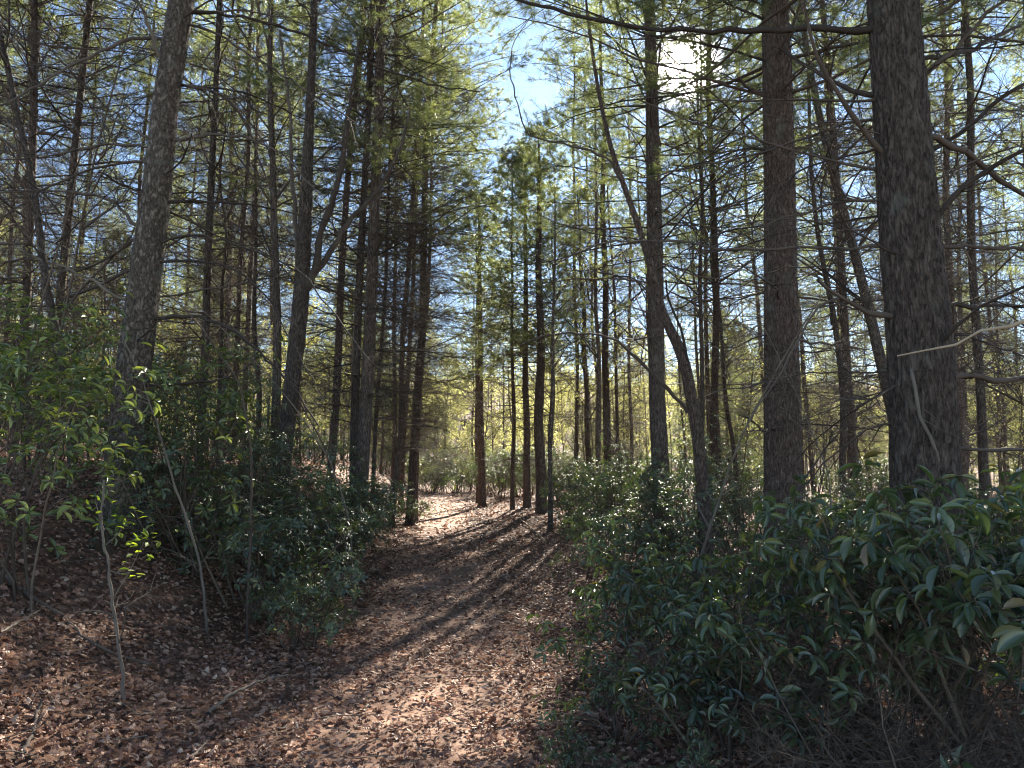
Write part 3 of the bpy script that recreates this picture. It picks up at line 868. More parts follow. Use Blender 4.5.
gE = np.random.default_rng(25)
E1, bE, LE, rE = traced_tree("pine_tree", [(384, -30), (381, 0), (379, 100), (375, 200), (369, 350), (363, 457)], [9, 10, 10, 10.5, 12, 13], 13.2,
    "dark pine grown tight against a slimmer one beside the trail's bank", "tree", 22, M_BARK, 36, .08, .06, seed=7)
random_limbs(E1, bE, LE, rE, 2.2, 11, 30, gE, (1.2, 3.2), (.01, .018))
add_crown(E1, LE, 22, CROWNS[2], rz=3.9)

# forked broadleaf tree
gS = np.random.default_rng(26)
S_, bS, LS, rS = traced_tree("forked_tree", [(312, 60), (309, 130), (306, 200), (301, 300), (296, 350), (289, 410)], [8, 10, 13, 16, 16, 15], 10.8,
    "dark rough stemmed tree forking into several upright limbs", "tree", 13, M_BARK, 32, .08, .07, seed=2, flare=.3)
for pts, w0, w1, dz in [([(303, 300), (313, 274), (334, 249), (342, 229), (352, 217), (365, 206), (385, 180), (400, 150), (410, 110)], 9, 3, .6),
                        ([(304, 290), (317, 270), (320, 230), (334, 200), (345, 150), (350, 100), (360, 40)], 10, 4, -.4),
                        ([(300, 300), (297, 240), (292, 180), (290, 110), (280, 30)], 7, 3, .4)]:
    lim(S_, bS, LS, rS, pts, 10.8, dz, w0, w1, gS, on=False, n1=16, L1=.9, n2=4)
random_limbs(S_, bS, LS, rS, 3.5, 9, 10, gS, (1.0, 2.2))

# bent arching tree in front of the sunlit pine
gQ = np.random.default_rng(27)
Q_, bQ, LQ, rQ = traced_tree("arching_tree", [(584, -20), (588, 20), (598, 90), (611, 150), (634, 213), (648, 256), (664, 320), (682, 350), (692, 400), (700, 450), (703, 495)], [3, 3.5, 4, 5, 6, 7, 9, 11, 12, 12, 13], 9.2,
    "crooked bare tree bending across in front of the straight grey pine", "tree", 7, M_BARK_RED, 28, .06, .05, seed=4, flare=.3)
for pts, w0, w1, dz in [([(688, 412), (676, 398), (661, 379), (651, 371), (631, 353), (618, 338), (588, 334), (560, 332), (541, 336), (520, 345)], 5, 2, -.4),
                        ([(630, 205), (611, 157), (588, 153), (568, 143), (541, 140), (528, 138), (523, 127), (514, 93), (509, 67), (514, 40), (533, 13)], 3.2, 1.2, .4),
                        ([(693, 395), (686, 350), (680, 325), (668, 300), (666, 280)], 4.5, 2.4, -.3),
                        ([(655, 300), (640, 280), (600, 272), (560, 270)], 2.4, 1.2, .6)]:
    lim(Q_, bQ, LQ, rQ, pts, 9.2, dz, w0, w1, gQ, on=False, n1=9, L1=.5, n2=3)

# tree outside the frame whose pale snapped limb reaches in
gP = np.random.default_rng(28)
P_, bP, LPp, rP = traced_tree("pine_tree", [(1290, -100), (1290, 200), (1290, 500)], [60, 64, 70], 3.4, "pine whose bleached snapped limb juts in past the thick dark trunk", "tree", 18, M_BARK, 60, .05, .07, seed=9)
limb_px(P_, bP, [(1290, 250), (1180, 285), (1100, 305), (1024, 317), (999, 323), (982, 331), (965, 344), (932, 353), (897, 356)], 3.4, 3.9, 12, 2, gP, tw=False, mat=M_PALEWOOD, name="snapped_limb", sides=10)
add_crown(P_, LPp, 18, CROWNS[0], rz=5)

# ------------------------------------------------------------------ sighted trees of the middle distance
PG = "pines standing along the trail"
SP = [  # x1 y1 x2 y2 w D label kind
    (33, 100, 21, 320, 9, 12, "dark pine, outermost of the thin trio beyond the leafy left shrub", 'p'),
    (4, 40, 45, 300, 8, 11, "bowed dark stem curving away from its thin neighbours past the leafy shrub", 'b'),
    (87, 0, 58, 300, 9, 13, "slim pine tilted towards the leaning grey pine", 'p'),
    (18, 200, 6, 317, 5, 18, "thin far pine at the edge of the blue sky gap", 'p'),
    (217, 50, 204, 345, 8.5, 14, "upright dark pine, first beyond the leaning grey pine", 'p'),
    (226, 120, 221, 337, 3.5, 15, "pencil thin stem beside the first pine past the leaning one", 'w'),
    (242, 210, 237, 317, 6, 20, "slim brown pine halfway between the leaning pine and forked tree", 'p'),
    (253, 180, 248, 317, 6, 22, "narrow pine standing just in front of the forked tree's twigs", 'p'),
    (273, 210, 275, 400, 10, 12.5, "dark straight tree close beside the forked one", 'b'),
    (352, 150, 334, 422, 9, 16, "slanting grey trunk between the forked tree and the paired pines", 'p'),
    (364, 200, 356, 457, 10, 13.6, "slimmer twin of the paired pines beside the bank", 'p'),
    (386, 250, 373, 501, 5, 17, "thin pine right behind the twin pines, close to the trail", 'p'),
    (396, 250, 392, 470, 5, 23, "faint slim pine behind the trailside trunks", 'p'),
    (409, 240, 392, 501, 7, 19, "leaning pine second from the trail edge", 'p'),
    (413, 260, 402, 482, 6, 24, "thin pine tucked behind the leaning trailside pine", 'p'),
    (424, 200, 411, 493, 9.5, 20, "sturdy trailside pine standing closest to the sunny bend", 'p'),
    (428, 260, 417, 493, 5, 21.5, "thin shadow like pine hugging the sturdy trailside pine", 'p'),
    (480, 300, 482, 503, 8, 27, "lone dark pine at the trail's vanishing end under a green tuft", 'c'),
    (477, 330, 478, 497, 4, 29, "very thin pine touching the lone pine at the trail end", 'b'),
    (512, 270, 512.5, 509, 4.5, 24, "thinnest dark pole pine across the trail from the bend", 'c'),
    (525, 250, 527, 507, 7.5, 24.5, "middle pole pine of the three right of the bend", 'c'),
    (539, 220, 541, 517, 10.5, 22, "thickest pole pine of the three beyond the tan sapling", 'c'),
    (574, 250, 574, 450, 4.5, 30, "slim grey pine rising behind the laurel mound", 'p'),
    (583, 320, 589, 450, 6, 25, "spreading slim broadleaf behind the laurel mound", 'l'),
    (603, 180, 608, 453, 8, 24, "straight pine centred over the laurel mound", 'p'),
    (612, 300, 619, 457, 4, 25, "wiry stem beside the pine over the laurel mound", 'b'),
    (629, 300, 630, 440, 4, 27, "thin stem between the laurel mound pine and the sunlit grey pine", 'p'),
    (712, 180, 716, 410, 8.5, 17, "slim pine standing clear between the crooked tree and reddish pine", 'p'),
    (820, 200, 845, 470, 7, 14, "thin tree slanting down beside the reddish furrowed pine", 'b'),
    (834, 193, 852, 430, 10, 15, "leaning brown trunk between the two great pines", 'p'),
    (845, 200, 885, 372, 12, 12, "strongly slanting trunk leaning behind the thick dark pine", 'b'),
    (969, 190, 980, 430, 10, 12.5, "dark upright pine beyond the thick one, by the bleached limb", 'p'),
]
gk = np.random.default_rng(40)
for i, (x1, y1, x2, y2, w, D, lab, k) in enumerate(SP):
    if k in 'pc':
        H = gk.uniform(19, 25)
        tree_line("pine_tree", x1, y1, x2, y2, w, D, lab, "tree", PG, H, CROWN_LOW[1] if x2 == 716 else CROWN_THIN[i % 2] if 560 < x2 < 720 and x2 != 608 else CROWNS[i % 5], BARES[i % 4], [M_BARK, M_BARK_RED][i % 3 == 0]) if k == 'p' else tree_line("pine_tree", x1, y1, x2, y2, w, D, lab, "tree", PG, 11.6, CROWN_SMALL[i % 2], BARE_SMALL, M_BARK, zs=.88, wig=.03, taper_top=.3)
    elif k == 'b':
        tree_line("broadleaf_tree", x1, y1, x2, y2, w, D, lab, "tree", "bare broadleaf trees among the pines", 12, BARE_BROAD[i % 2], None, M_BARK, zs=12 / [11, 13][i % 2])
    elif k == 'l':
        tree_line("broadleaf_tree", x1, y1, x2, y2, w, D, lab, "tree", "bare broadleaf trees among the pines", 11, SPRINGS[1], None, M_BARK)
    else:
        tree_line("broadleaf_tree", x1, y1, x2, y2, w, D, lab, "tree", "bare broadleaf trees among the pines", 8, BARE_BROAD[2], None, M_BARK)
# tan sapling pole and small stick beside the trail
tree_line("sapling", 554, 250, 550, 537, 4.6, 16.5, "tan bare sapling pole standing beside the trail", "sapling", None, 8, BARE_BROAD[2], None, M_BARK_PALE, zs=1, wig=.03)

# ------------------------------------------------------------------ shrubs
def shrub_meshes(seed, H, Rad, nst, nw, leafL, leafW, tpl, mat, per=7, lean=.55, bare_low=.35, droop=.1, stem_r=.012, n2=5, up_c=0.2, tw=0):
    g = np.random.default_rng(seed)
    sm = MB(); lm = MB()
    a = g.uniform(0, 6.28, nst)
    o = np.stack([np.cos(a) * .12 * Rad, np.sin(a) * .12 * Rad, a * 0 - .05], -1) * g.uniform(.2, 1.6, (nst, 1))
    tilt = g.uniform(.15, 1.0, nst) * Rad / H
    d = np.stack([np.cos(a) * tilt, np.sin(a) * tilt, np.ones(nst)], -1)
    L = H * g.uniform(.7, 1.1, nst) * np.sqrt(1 + tilt ** 2) * .9
    P = grow(o, d, L, 9, .14, .0, g); Rr = taper(g.uniform(.7, 1.3, nst) * stem_r, 9, .4)
    tubes(sm, P, Rr, 6, rnd=g.random(nst))
    o, d, rr, t = spawn(P, Rr, n2, .6, .9, .15, bare_low, .7, g)
    P1 = grow(o, d, .42 * H * g.uniform(.4, 1.1, len(o)), 6, .2, .03, g); R1 = taper(np.minimum(rr * .65, .008), 6, .5)
    tubes(sm, P1, R1, 4, rnd=g.random(len(o)))
    o, d, rr, t = spawn(P1, R1, nw, .7, .8, .12, .25, .8, g)
    P2 = grow(o, d, .2 * H * g.uniform(.4, 1.1, len(o)), 4, .2, .06, g); R2 = taper(np.minimum(rr * .7, .004), 4, .6)
    tubes(sm, P2, R2, 3, rnd=g.random(len(o)))
    tips = np.concatenate([P2[:, -1], P1[:, -1], P[:, -1]])
    ax = np.concatenate([norm(P2[:, -1] - P2[:, -2]), norm(P1[:, -1] - P1[:, -2]), norm(P[:, -1] - P[:, -2])])
    ax = norm(ax + [0, 0, .5])
    m = len(tips)
    ref = norm(np.cross(ax, g.normal(0, 1, (m, 3)))); ref2 = np.cross(ax, ref)
    k = per
    ph = (np.arange(k)[None] * 2.4 + g.uniform(0, 6.28, (m, 1)) + g.normal(0, .2, (m, k)))
    elev = g.uniform(-.35, .55, (m, k)) + up_c - droop
    rad = ref[:, None] * np.cos(ph)[..., None] + ref2[:, None] * np.sin(ph)[..., None]
    dd = norm(rad + ax[:, None] * elev[..., None] + np.array([0, 0, -droop]))
    oo = tips[:, None] + rad * .006 - ax[:, None] * g.uniform(0, .035, (m, k))[..., None]
    keep = g.random((m, k)) < .86
    oo = oo[keep]; dd = dd[keep]; axk = np.repeat(ax[:, None], k, 1)[keep]
    n = len(oo)
    LL = leafL * g.uniform(.55, 1.2, n)
    leaves(lm, tpl, oo, dd, norm(axk + g.normal(0, .25, (n, 3))), LL, LL * leafW * g.uniform(.85, 1.15, n), 0, g.random(n))
    if tw: fine_twigs(sm, P1, R1, tw, .3, 2, .15, g, r1=.0028, droop=-.02)
    return sm.mesh("branch", M_STEM), lm.mesh("foliage", mat)

LAU = [shrub_meshes(500 + i, H, Rd, ns, nw, .072, .36, LEAF_LO, M_LAUREL, 8, tw=2) for i, (H, Rd, ns, nw) in enumerate([(1.5, 1.0, 15, 5), (1.9, .9, 14, 4), (1.1, 1.0, 13, 5)])]
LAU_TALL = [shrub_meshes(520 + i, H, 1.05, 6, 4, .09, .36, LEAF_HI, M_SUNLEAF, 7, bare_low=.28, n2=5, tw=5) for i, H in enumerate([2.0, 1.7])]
RHO = [shrub_meshes(540 + i, H, Rd, ns, nw, [.115, .095, .10][i], .36, LEAF_HI, M_RHODO, 7, droop=.25, bare_low=.58, stem_r=.011, n2=5, up_c=.1, tw=9) for i, (H, Rd, ns, nw) in enumerate([(1.36, .9, 9, 2), (1.05, .9, 9, 2), (.75, .7, 9, 2)])]
def tangle_mesh(seed, H, Rad, n):
    g = np.random.default_rng(seed); mb = MB()
    a = g.uniform(0, 6.28, n); rr_ = Rad * np.sqrt(g.random(n)) * .7
    o = np.stack([np.cos(a) * rr_, np.sin(a) * rr_, a * 0 - .03], -1)
    d = np.stack([g.normal(0, .8, n), g.normal(0, .8, n), g.uniform(.3, 1, n)], -1)
    P = grow(o, d, H * g.uniform(.6, 1.5, n), 9, .24, -.03, g); Rr = taper(g.uniform(.003, .007, n), 9, .4)
    tubes(mb, P, Rr, 5, rnd=g.random(n))
    fine_twigs(mb, P, Rr, 12, .38, 4, .2, g, r1=.0026, droop=-.02)
    return mb.mesh("twig_crown", M_STEM)
TANG = [tangle_mesh(580 + i, .75, .7, 22) for i in range(2)]
RHO_SM = [shrub_meshes(560, 1.0, .8, 11, 3, .09, .33, LEAF_HI, M_RHODO, 6, droop=.3, n2=4, tw=5)]


SPR_SHRUB = [broadleaf_mesh("leafing_crown", 370 + i, H, 2, .08, .45, leaf=.07) for i, H in enumerate([2.4, 3.2])]
# ------------------------------------------------------------------ filler forest
placed = []
def clear_of(x, y, r):
    return all((x - a) ** 2 + (y - b) ** 2 > r * r for a, b in placed)
for o in SC.objects:
    if o.type == 'EMPTY': placed.append((o.location.x, o.location.y))

def trunk_var(H, r, seed, bark, sides=9):
    g = np.random.default_rng(seed); K = 9
    P = np.zeros((K, 3)); P[:, 2] = np.linspace(-.25, H, K); P[1:-1, :2] = g.normal(0, .07, (K - 2, 2))
    rr = r * np.linspace(1, .3, K); rr[-1] = r * .1
    return trunk_mesh("trunk", P, rr, bark, sides, .6, 0, seed)
T_PINE = [trunk_var(PINE_H, .10 + .015 * i, 400 + i, [M_BARK, M_BARK_RED][i % 2]) for i in range(4)]
T_YOUNG = [trunk_var(H, .05, 405 + i, M_BARK) for i, H in enumerate([9, 11, 6.5])]
T_SPR = [trunk_var(H, .06, 410 + i, M_BARK) for i, H in enumerate([13, 11, 15, 9])]
T_BARE = [trunk_var(H, .07, 420 + i, M_BARK) for i, H in enumerate([11, 13, 8])]
T_WHIP = [trunk_var(H, .018, 430 + i, M_STEM, 6) for i, H in enumerate([4.0, 5.5, 3.0])]
T_WHIPL = [trunk_var(H, .016, 440 + i, M_STEM, 6) for i, H in enumerate([3.5, 5.0])]
protos = {}
def proto(key, name, parts):
    if key not in protos:
        protos[key] = (name, parts, [])
    return key
def place(key, x, y, s, rz, label, cat, group, sz=None, tilt=.03):
    name, parts, made = protos[key]
    if made:
        r = copy_tree(made[0])
    else:
        r = empty(name, (0, 0, 0))
        for nm, me in parts: link(nm, me, r)
    made.append(r)
    r.location = (x, y, float(hgt(x, y)))
    r.rotation_euler = (gk.normal(0, tilt), gk.normal(0, tilt), rz)
    r.scale = (s, s, sz or s)
    tag(r, label, cat, group)
    placed.append((x, y))
    return r
for i in range(6):
    proto(('pine', i), "pine_tree", [("trunk", T_PINE[i % 4]), ("crown", CROWNS[i % 5]), ("bare_crown", BARES_FAR[i % 3])])
for i in range(3): proto(('young', i), "young_pine", [("trunk", T_YOUNG[i]), ("crown", CROWN_YOUNG[i])])
for i in range(4): proto(('spr', i), "leafing_tree", [("trunk", T_SPR[i]), ("crown", SPRINGS[i])])
for i in range(3): proto(('bare', i), "broadleaf_tree", [("trunk", T_BARE[i]), ("crown", BARE_BROAD[i])])
for i in range(3): proto(('whip', i), "sapling", [("stem", T_WHIP[i]), ("crown", WHIPS[i])])
for i in range(2): proto(('whipl', i), "sapling", [("stem", T_WHIPL[i]), ("crown", WHIP_LEAF[i])])

for i, (a, b) in enumerate(LAU): proto(('lau', i), "laurel_shrub", [("branch", a), ("foliage", b)])
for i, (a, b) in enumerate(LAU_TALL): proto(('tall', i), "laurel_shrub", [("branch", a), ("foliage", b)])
for i, (a, b) in enumerate(RHO): proto(('rho', i), "rhododendron_bush", [("branch", a), ("foliage", b)])
for i in range(2): proto(('tan', i), "bare_shrub", [("branch", TANG[i])])
proto(('rhs', 0), "rhododendron_bush", [("branch", RHO_SM[0][0]), ("foliage", RHO_SM[0][1])])
for i in range(2): proto(('shr', i), "leafing_shrub", [("stem", T_WHIPL[i]), ("crown", SPR_SHRUB[i])])
fillers = []
def scatter(n, kind, nv, y0, y1, sep, s0, s1, labels, cat, group, corridor=2.6, half=.74, xmin=None, tilt=.03, side=None, ypow=1.0):
    c = 0; tries = 0
    while c < n and tries < 6000:
        tries += 1
        y = y0 + (y1 - y0) * gk.random() ** ypow
        x = gk.uniform(-1, 1) * (half * y + 3)
        d = x - float(path_x(y))
        if y < 42 and abs(d) < corridor: continue
        if side and d * side < 0: continue
        if not clear_of(x, y, sep): continue
        if kind in ('pine', 'young') and -1 < x < 10 and 20 < y < 70 and gk.random() < .7: continue
        s = gk.uniform(s0, s1)
        fillers.append((place((kind, int(gk.integers(nv))), x, y, s, gk.uniform(0, 6.28), labels, cat, group, tilt=tilt), labels, x, y))
        c += 1
scatter(16, 'pine', 6, 17, 38, 2.8, .8, 1.0, "tall pine", "tree", "pines of the crowded stand", 4.8, side=-1)
scatter(18, 'pine', 6, 17, 38, 2.8, .8, 1.0, "tall pine", "tree", "pines of the crowded stand", 6.0, side=1)
scatter(34, 'pine', 6, 38, 85, 3.2, .55, .85, "far pine", "tree", "far pines deep in the woods")
scatter(16, 'young', 3, 24, 42, 2.2, .7, 1.0, "young pine", "tree", "young pines of the understorey", 3.0)
scatter(40, 'young', 3, 40, 75, 2.6, .8, 1.25, "far young pine", "tree", "young pines of the understorey", 3.0)
scatter(50, 'spr', 4, 26, 48, 2.2, .55, .9, "leafing tree", "tree", "trees in new leaf beyond the pines", 3.4)
scatter(130, 'spr', 4, 46, 105, 2.2, .7, 1.15, "far leafing tree", "tree", "trees in new leaf beyond the pines")
scatter(34, 'bare', 3, 14, 50, 1.8, .8, 1.1, "leafless tree", "tree", "slender leafless trees", 2.6)
scatter(44, 'whip', 3, 7, 24, .9, .8, 1.15, "leafless sapling", "sapling", "wiry leafless saplings", 2.6, tilt=.14)
scatter(40, 'whipl', 2, 10, 40, .9, .8, 1.15, "leafing sapling", "sapling", "saplings in new leaf", 2.6, tilt=.08)
scatter(70, 'lau', 3, 22, 60, 1.3, .9, 1.5, "far shrub", "shrub", "evergreen shrubs of the far understorey", 2.4)
for k in range(34):
    x = gk.uniform(-15, 6); y = gk.uniform(43, 62)
    if not clear_of(x, y, 1.2): continue
    kd = ('lau', int(gk.integers(3))) if k % 3 == 0 else ('shr', int(gk.integers(2))) if k % 3 == 1 else ('tall', int(gk.integers(2)))
    lb = "far leafing shrub" if k % 3 == 1 else "far shrub"
    fillers.append((place(kd, x, y, gk.uniform(1.0, 1.5), gk.uniform(0, 6.28), lb, "shrub", "evergreen shrubs of the far understorey" if k % 3 != 1 else "shrubs in new leaf under the far trees"), lb, x, y))
scatter(90, 'shr', 2, 24, 75, 1.5, .8, 1.5, "far leafing shrub", "shrub", "shrubs in new leaf under the far trees", 2.6)

# far-off wood closing the view
def far_wood():
    g = np.random.default_rng(60); mb = MB()
    n = 420
    y = g.uniform(105, 210, n); x = g.uniform(-1, 1, n) * (y * .8 + 10)
    z = hgt(x, y); H = g.uniform(9, 15, n)
    P = np.stack([x, y, z], -1)
    T = np.stack([P, P + np.stack([x * 0, x * 0, H * .95], -1)], 1)
    tubes(mb, T, np.stack([x * 0 + .16, x * 0 + .05], -1), 4, 0)
    k = 170
    u = norm(g.normal(0, 1, (n, k, 3))) * (g.random((n, k, 1)) ** .45)
    c = P[:, None] + np.stack([x * 0, x * 0, H * .6], -1)[:, None] + u * np.stack([H * .24, H * .24, H * .42], -1)[:, None]
    c = c.reshape(-1, 3); m = len(c)
    L = g.uniform(.35, .8, m)
    leaves(mb, LEAF_LO, c, g.normal(0, 1, (m, 3)), norm(g.normal(0, 1, (m, 3))), L, L * .8, 1, np.repeat(g.random(n), k) * .6 + g.random(m) * .4)
    tag(link("far_woods", mb.mesh("far_woods", [M_TWIG, M_SPRING])), "pale spring woods on the far slope", "woods", kind="stuff")
far_wood()

def at(xp, D): return (xp - CX) / F_PX * D / .9935
LG = "laurels along the trail"
EXTRA = [(xp, D, kd, v, s, "evergreen shrub closing the trail's end, " + lb, LG) for xp, D, kd, v, s, lb in [
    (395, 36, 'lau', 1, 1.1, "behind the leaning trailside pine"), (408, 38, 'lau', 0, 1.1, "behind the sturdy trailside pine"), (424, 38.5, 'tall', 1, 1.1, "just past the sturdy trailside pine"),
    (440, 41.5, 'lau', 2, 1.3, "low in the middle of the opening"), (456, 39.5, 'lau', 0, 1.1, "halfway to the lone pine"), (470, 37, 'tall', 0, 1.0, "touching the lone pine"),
    (490, 34, 'lau', 2, 1.3, "first beyond the lone pine"), (502, 36, 'lau', 0, 1.2, "between the lone pine and thinnest pole"), (531, 33, 'lau', 1, 1.0, "between the pole pines"), (560, 30, 'lau', 1, 1.1, "behind the tan sapling")]]
for (xp, D, kind, v, s, lab, grp) in EXTRA + [
    # left bank
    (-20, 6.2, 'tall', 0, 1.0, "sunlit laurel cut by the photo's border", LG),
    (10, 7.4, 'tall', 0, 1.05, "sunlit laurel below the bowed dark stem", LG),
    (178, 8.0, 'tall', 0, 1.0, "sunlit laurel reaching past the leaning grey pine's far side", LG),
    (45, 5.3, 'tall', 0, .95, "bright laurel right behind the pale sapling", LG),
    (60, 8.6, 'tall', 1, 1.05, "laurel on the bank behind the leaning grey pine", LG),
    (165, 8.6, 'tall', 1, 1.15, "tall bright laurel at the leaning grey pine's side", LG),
    (200, 7.6, 'lau', 0, .95, "dark laurel just downhill of the leaning grey pine", LG),
    (235, 9.2, 'lau', 0, .85, "laurel filling the bank below the pencil thin stem", LG),
    (262, 7.6, 'lau', 2, 1.0, "low laurel on the lower bank before the forked tree", LG),
    (290, 8.6, 'lau', 0, .95, "laurel at the forked tree's foot", LG),
    (318, 9.6, 'lau', 2, 1.0, "laurel between forked tree and twin pines", LG),
    (308, 7.0, 'lau', 2, .62, "small low laurel spilling onto the leaves by the trail", LG),
    (340, 11.0, 'lau', 0, .9, "laurel at the bank's edge near the twin pines", LG),
    (352, 13.0, 'lau', 2, 1.1, "laurel wrapped round the twin pines' bases", LG),
    (214, 11.5, 'lau', 1, .8, "laurel deep on the bank behind the pencil thin stem", LG),
    (270, 11.5, 'lau', 1, 1.0, "laurel deep on the bank behind the forked tree", LG),
    (150, 11.5, 'lau', 1, 1.0, "laurel high on the bank beyond the leaning pine", LG),
    (40, 10.5, 'lau', 1, 1.0, "laurel high on the bank under the thin trio", LG),
    (368, 16.5, 'lau', 2, .9, "small laurel behind the twin pines", LG),
    (392, 18.5, 'lau', 2, .7, "knee high laurel at the leaning trailside pine's foot", LG),
    (414, 20.0, 'lau', 2, .62, "little laurel under the sturdy trailside pine", LG),
    # right side
    (592, 14.5, 'lau', 0, .95, "laurel starting the mound beside the tan sapling", LG),
    (622, 12.5, 'lau', 0, 1.0, "rounded laurel in the mound below the straight centred pine", LG),
    (570, 17.5, 'lau', 2, 1.0, "low laurel behind the tan sapling", LG),
    (655, 10.8, 'lau', 0, .95, "laurel hiding the sunlit grey pine's base", LG),
    (640, 15.0, 'lau', 1, 1.0, "taller laurel at the back of the mound", LG),
    (690, 9.6, 'lau', 0, .9, "laurel hiding the crooked tree's foot", LG),
    (690, 13.0, 'lau', 1, 1.0, "laurel behind the crooked tree", LG),
    (628, 9.2, 'lau', 2, .9, "low laurel at the trail side of the mound", LG),
    (735, 11.0, 'lau', 1, .85, "laurel between the crooked tree and reddish pine", LG),
    (772, 9.4, 'lau', 1, .72, "laurel round the reddish furrowed pine's base", LG),
    (815, 10.6, 'lau', 0, .85, "laurel beyond the reddish pine, under slanting stems", LG),
    (860, 9.0, 'lau', 0, .75, "laurel seen between the two great pines", LG),
    (905, 11.0, 'lau', 0, .9, "laurel behind the thick dark pine", LG),
    (985, 9.5, 'lau', 0, .8, "laurel beyond the thick pine near the picture's border", LG),
    (1030, 7.5, 'lau', 0, .8, "laurel behind the big leaves at the picture's corner", LG),
    (500, 29, 'lau', 1, 1.1, "pale laurel past the lone pine at the trail end", LG),
    (520, 31, 'lau', 0, 1.3, "pale laurel behind the pole pines", LG),
    (548, 28, 'lau', 1, 1.1, "pale laurel behind the tan sapling, far back", LG),
    (463, 43, 'lau', 1, 1.6, "sunny laurel closing the trail beside the lone pine", LG),
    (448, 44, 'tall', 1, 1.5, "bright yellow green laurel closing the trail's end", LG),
    (432, 40, 'lau', 0, 1.5, "greyish laurel at the trail's last bend", LG),
    # foreground rhododendrons
    (968, 3.7, 'rho', 0, 1.0, "tallest rhododendron, its big leaves crossing the thick dark trunk", "rhododendrons beside the trail"),
    (1045, 3.1, 'rho', 0, .92, "rhododendron with drooping big leaves in the picture's lower corner", "rhododendrons beside the trail"),
    (885, 4.1, 'rho', 0, .88, "rhododendron in front of the thick pine, toward the trail", "rhododendrons beside the trail"),
    (820, 4.6, 'rho', 1, 1.0, "rhododendron below the reddish pine, midway in its row", "rhododendrons beside the trail"),
    (748, 5.2, 'rho', 1, .98, "rhododendron with shining top leaves in front of the laurels", "rhododendrons beside the trail"),
    (700, 6.0, 'rho', 1, .85, "rhododendron below the crooked tree", "rhododendrons beside the trail"),
    (800, 3.9, 'tan', 0, .9, "dark leafless tangle of twigs below the shining rhododendron leaves", "leafless twig tangles in the undergrowth"),
    (900, 3.5, 'tan', 1, .9, "dark leafless tangle at the foot of the tallest rhododendron", "leafless twig tangles in the undergrowth"),
    (720, 4.5, 'tan', 0, .8, "thin leafless tangle on the litter below the crooked tree", "leafless twig tangles in the undergrowth"),
    (980, 3.1, 'tan', 1, .8, "leafless tangle in the picture's shaded lower corner", "leafless twig tangles in the undergrowth"),
    (845, 5.2, 'tan', 1, 1.1, "leafless tangle among the rhododendrons between the great pines", "leafless twig tangles in the undergrowth"),
    (1000, 5.6, 'rho', 0, .95, "rhododendron standing behind the tallest one", "rhododendrons beside the trail"),
    (655, 5.4, 'rhs', 0, .8, "small leaved rhododendron reaching toward the trail", "rhododendrons beside the trail"),
    (715, 4.1, 'rho', 2, .8, "low dim rhododendron nearest the lower edge", "rhododendrons beside the trail"),
    (632, 6.9, 'rhs', 0, .85, "small leaved rhododendron next to the laurel mound", "rhododendrons beside the trail"),
    (612, 4.6, 'rhs', 0, .42, "knee high rhododendron tuft in the leaves beside the trail", "rhododendrons beside the trail"),
    (690, 3.6, 'rhs', 0, .30, "tiny rhododendron seedling at the picture's lower edge", "rhododendrons beside the trail"),
    (570, 3.9, 'rhs', 0, .28, "ankle high rhododendron sprig closest to the trodden trail", "rhododendrons beside the trail"),
]:
    place((kind, v), at(xp, D), D, s, gk.uniform(0, 6.28), lab, "bush" if kind[0] == 'r' else "shrub", grp, tilt=.02)

# ------------------------------------------------------------------ small things
def stick(name, pts, rad, label, cat, mat=M_TWIG_PALE, n1=0, L1=.3, g=None, group=None, lift=0.):
    """pts: (x_px, y_px, D) or world points"""
    g = g or np.random.default_rng(len(label))
    P = np.array([px(*p) for p in pts])
    P[:, 2] = np.maximum(P[:, 2], hgt(P[:, 0], P[:, 1]) + lift)
    if name == "dead_stem":
        q = P[0].copy(); q[:2] += (P[0] - P[1])[:2] * .3; q[2] = float(hgt(q[0], q[1])) - .03; P = np.vstack([q[None], P])
    seg = np.linalg.norm(np.diff(P, axis=0), axis=1); s = np.concatenate([[0], np.cumsum(seg)])
    S = np.linspace(0, s[-1], 24); Q = np.stack([np.interp(S, s, P[:, k]) for k in range(3)], -1)
    Q[1:-1] = (Q[:-2] + 2 * Q[1:-1] + Q[2:]) / 4
    Q[1:-1] += g.normal(0, min(.005, rad[0] * .35), (22, 3))
    rr = np.interp(S, s, np.linspace(rad[0], rad[1], len(P))) * (1 + g.normal(0, .12, 24))
    b = P[0].copy()
    root = empty(name, b); tag(root, label, cat, group)
    mb = MB(); tubes(mb, Q - b, rr, 8, rnd=[.6]); 
    if n1: fine_twigs(mb, (Q - b)[None], rr[None], n1, L1, 2, L1 * .5, g, r1=.004)
    link("stem", mb.mesh("stem", mat), root)
    return root, Q, b
def gD_(xp, yp):   # distance at which a sight line meets the ground
    D = 2.5
    while D < 60:
        p = px(xp, yp, D)
        if p[2] <= hgt(p[0], p[1]): return D
        D += .02
    return D
def on_ground(pts): return [(x, y, gD_(x, y)) for x, y in pts]
D0 = gD_(124, 706)
sap, Qs, bs = stick("sapling", [(124, 712, D0), (123, 670, D0), (118, 640, D0), (112, 600, D0), (108, 560, D0), (100, 520, D0), (104, 480, D0)], (.013, .006), "thin pale sapling with a few glowing new leaves at its top", "sapling", M_TWIG_PALE, 7, .35)
g5 = np.random.default_rng(77)
lm = MB()
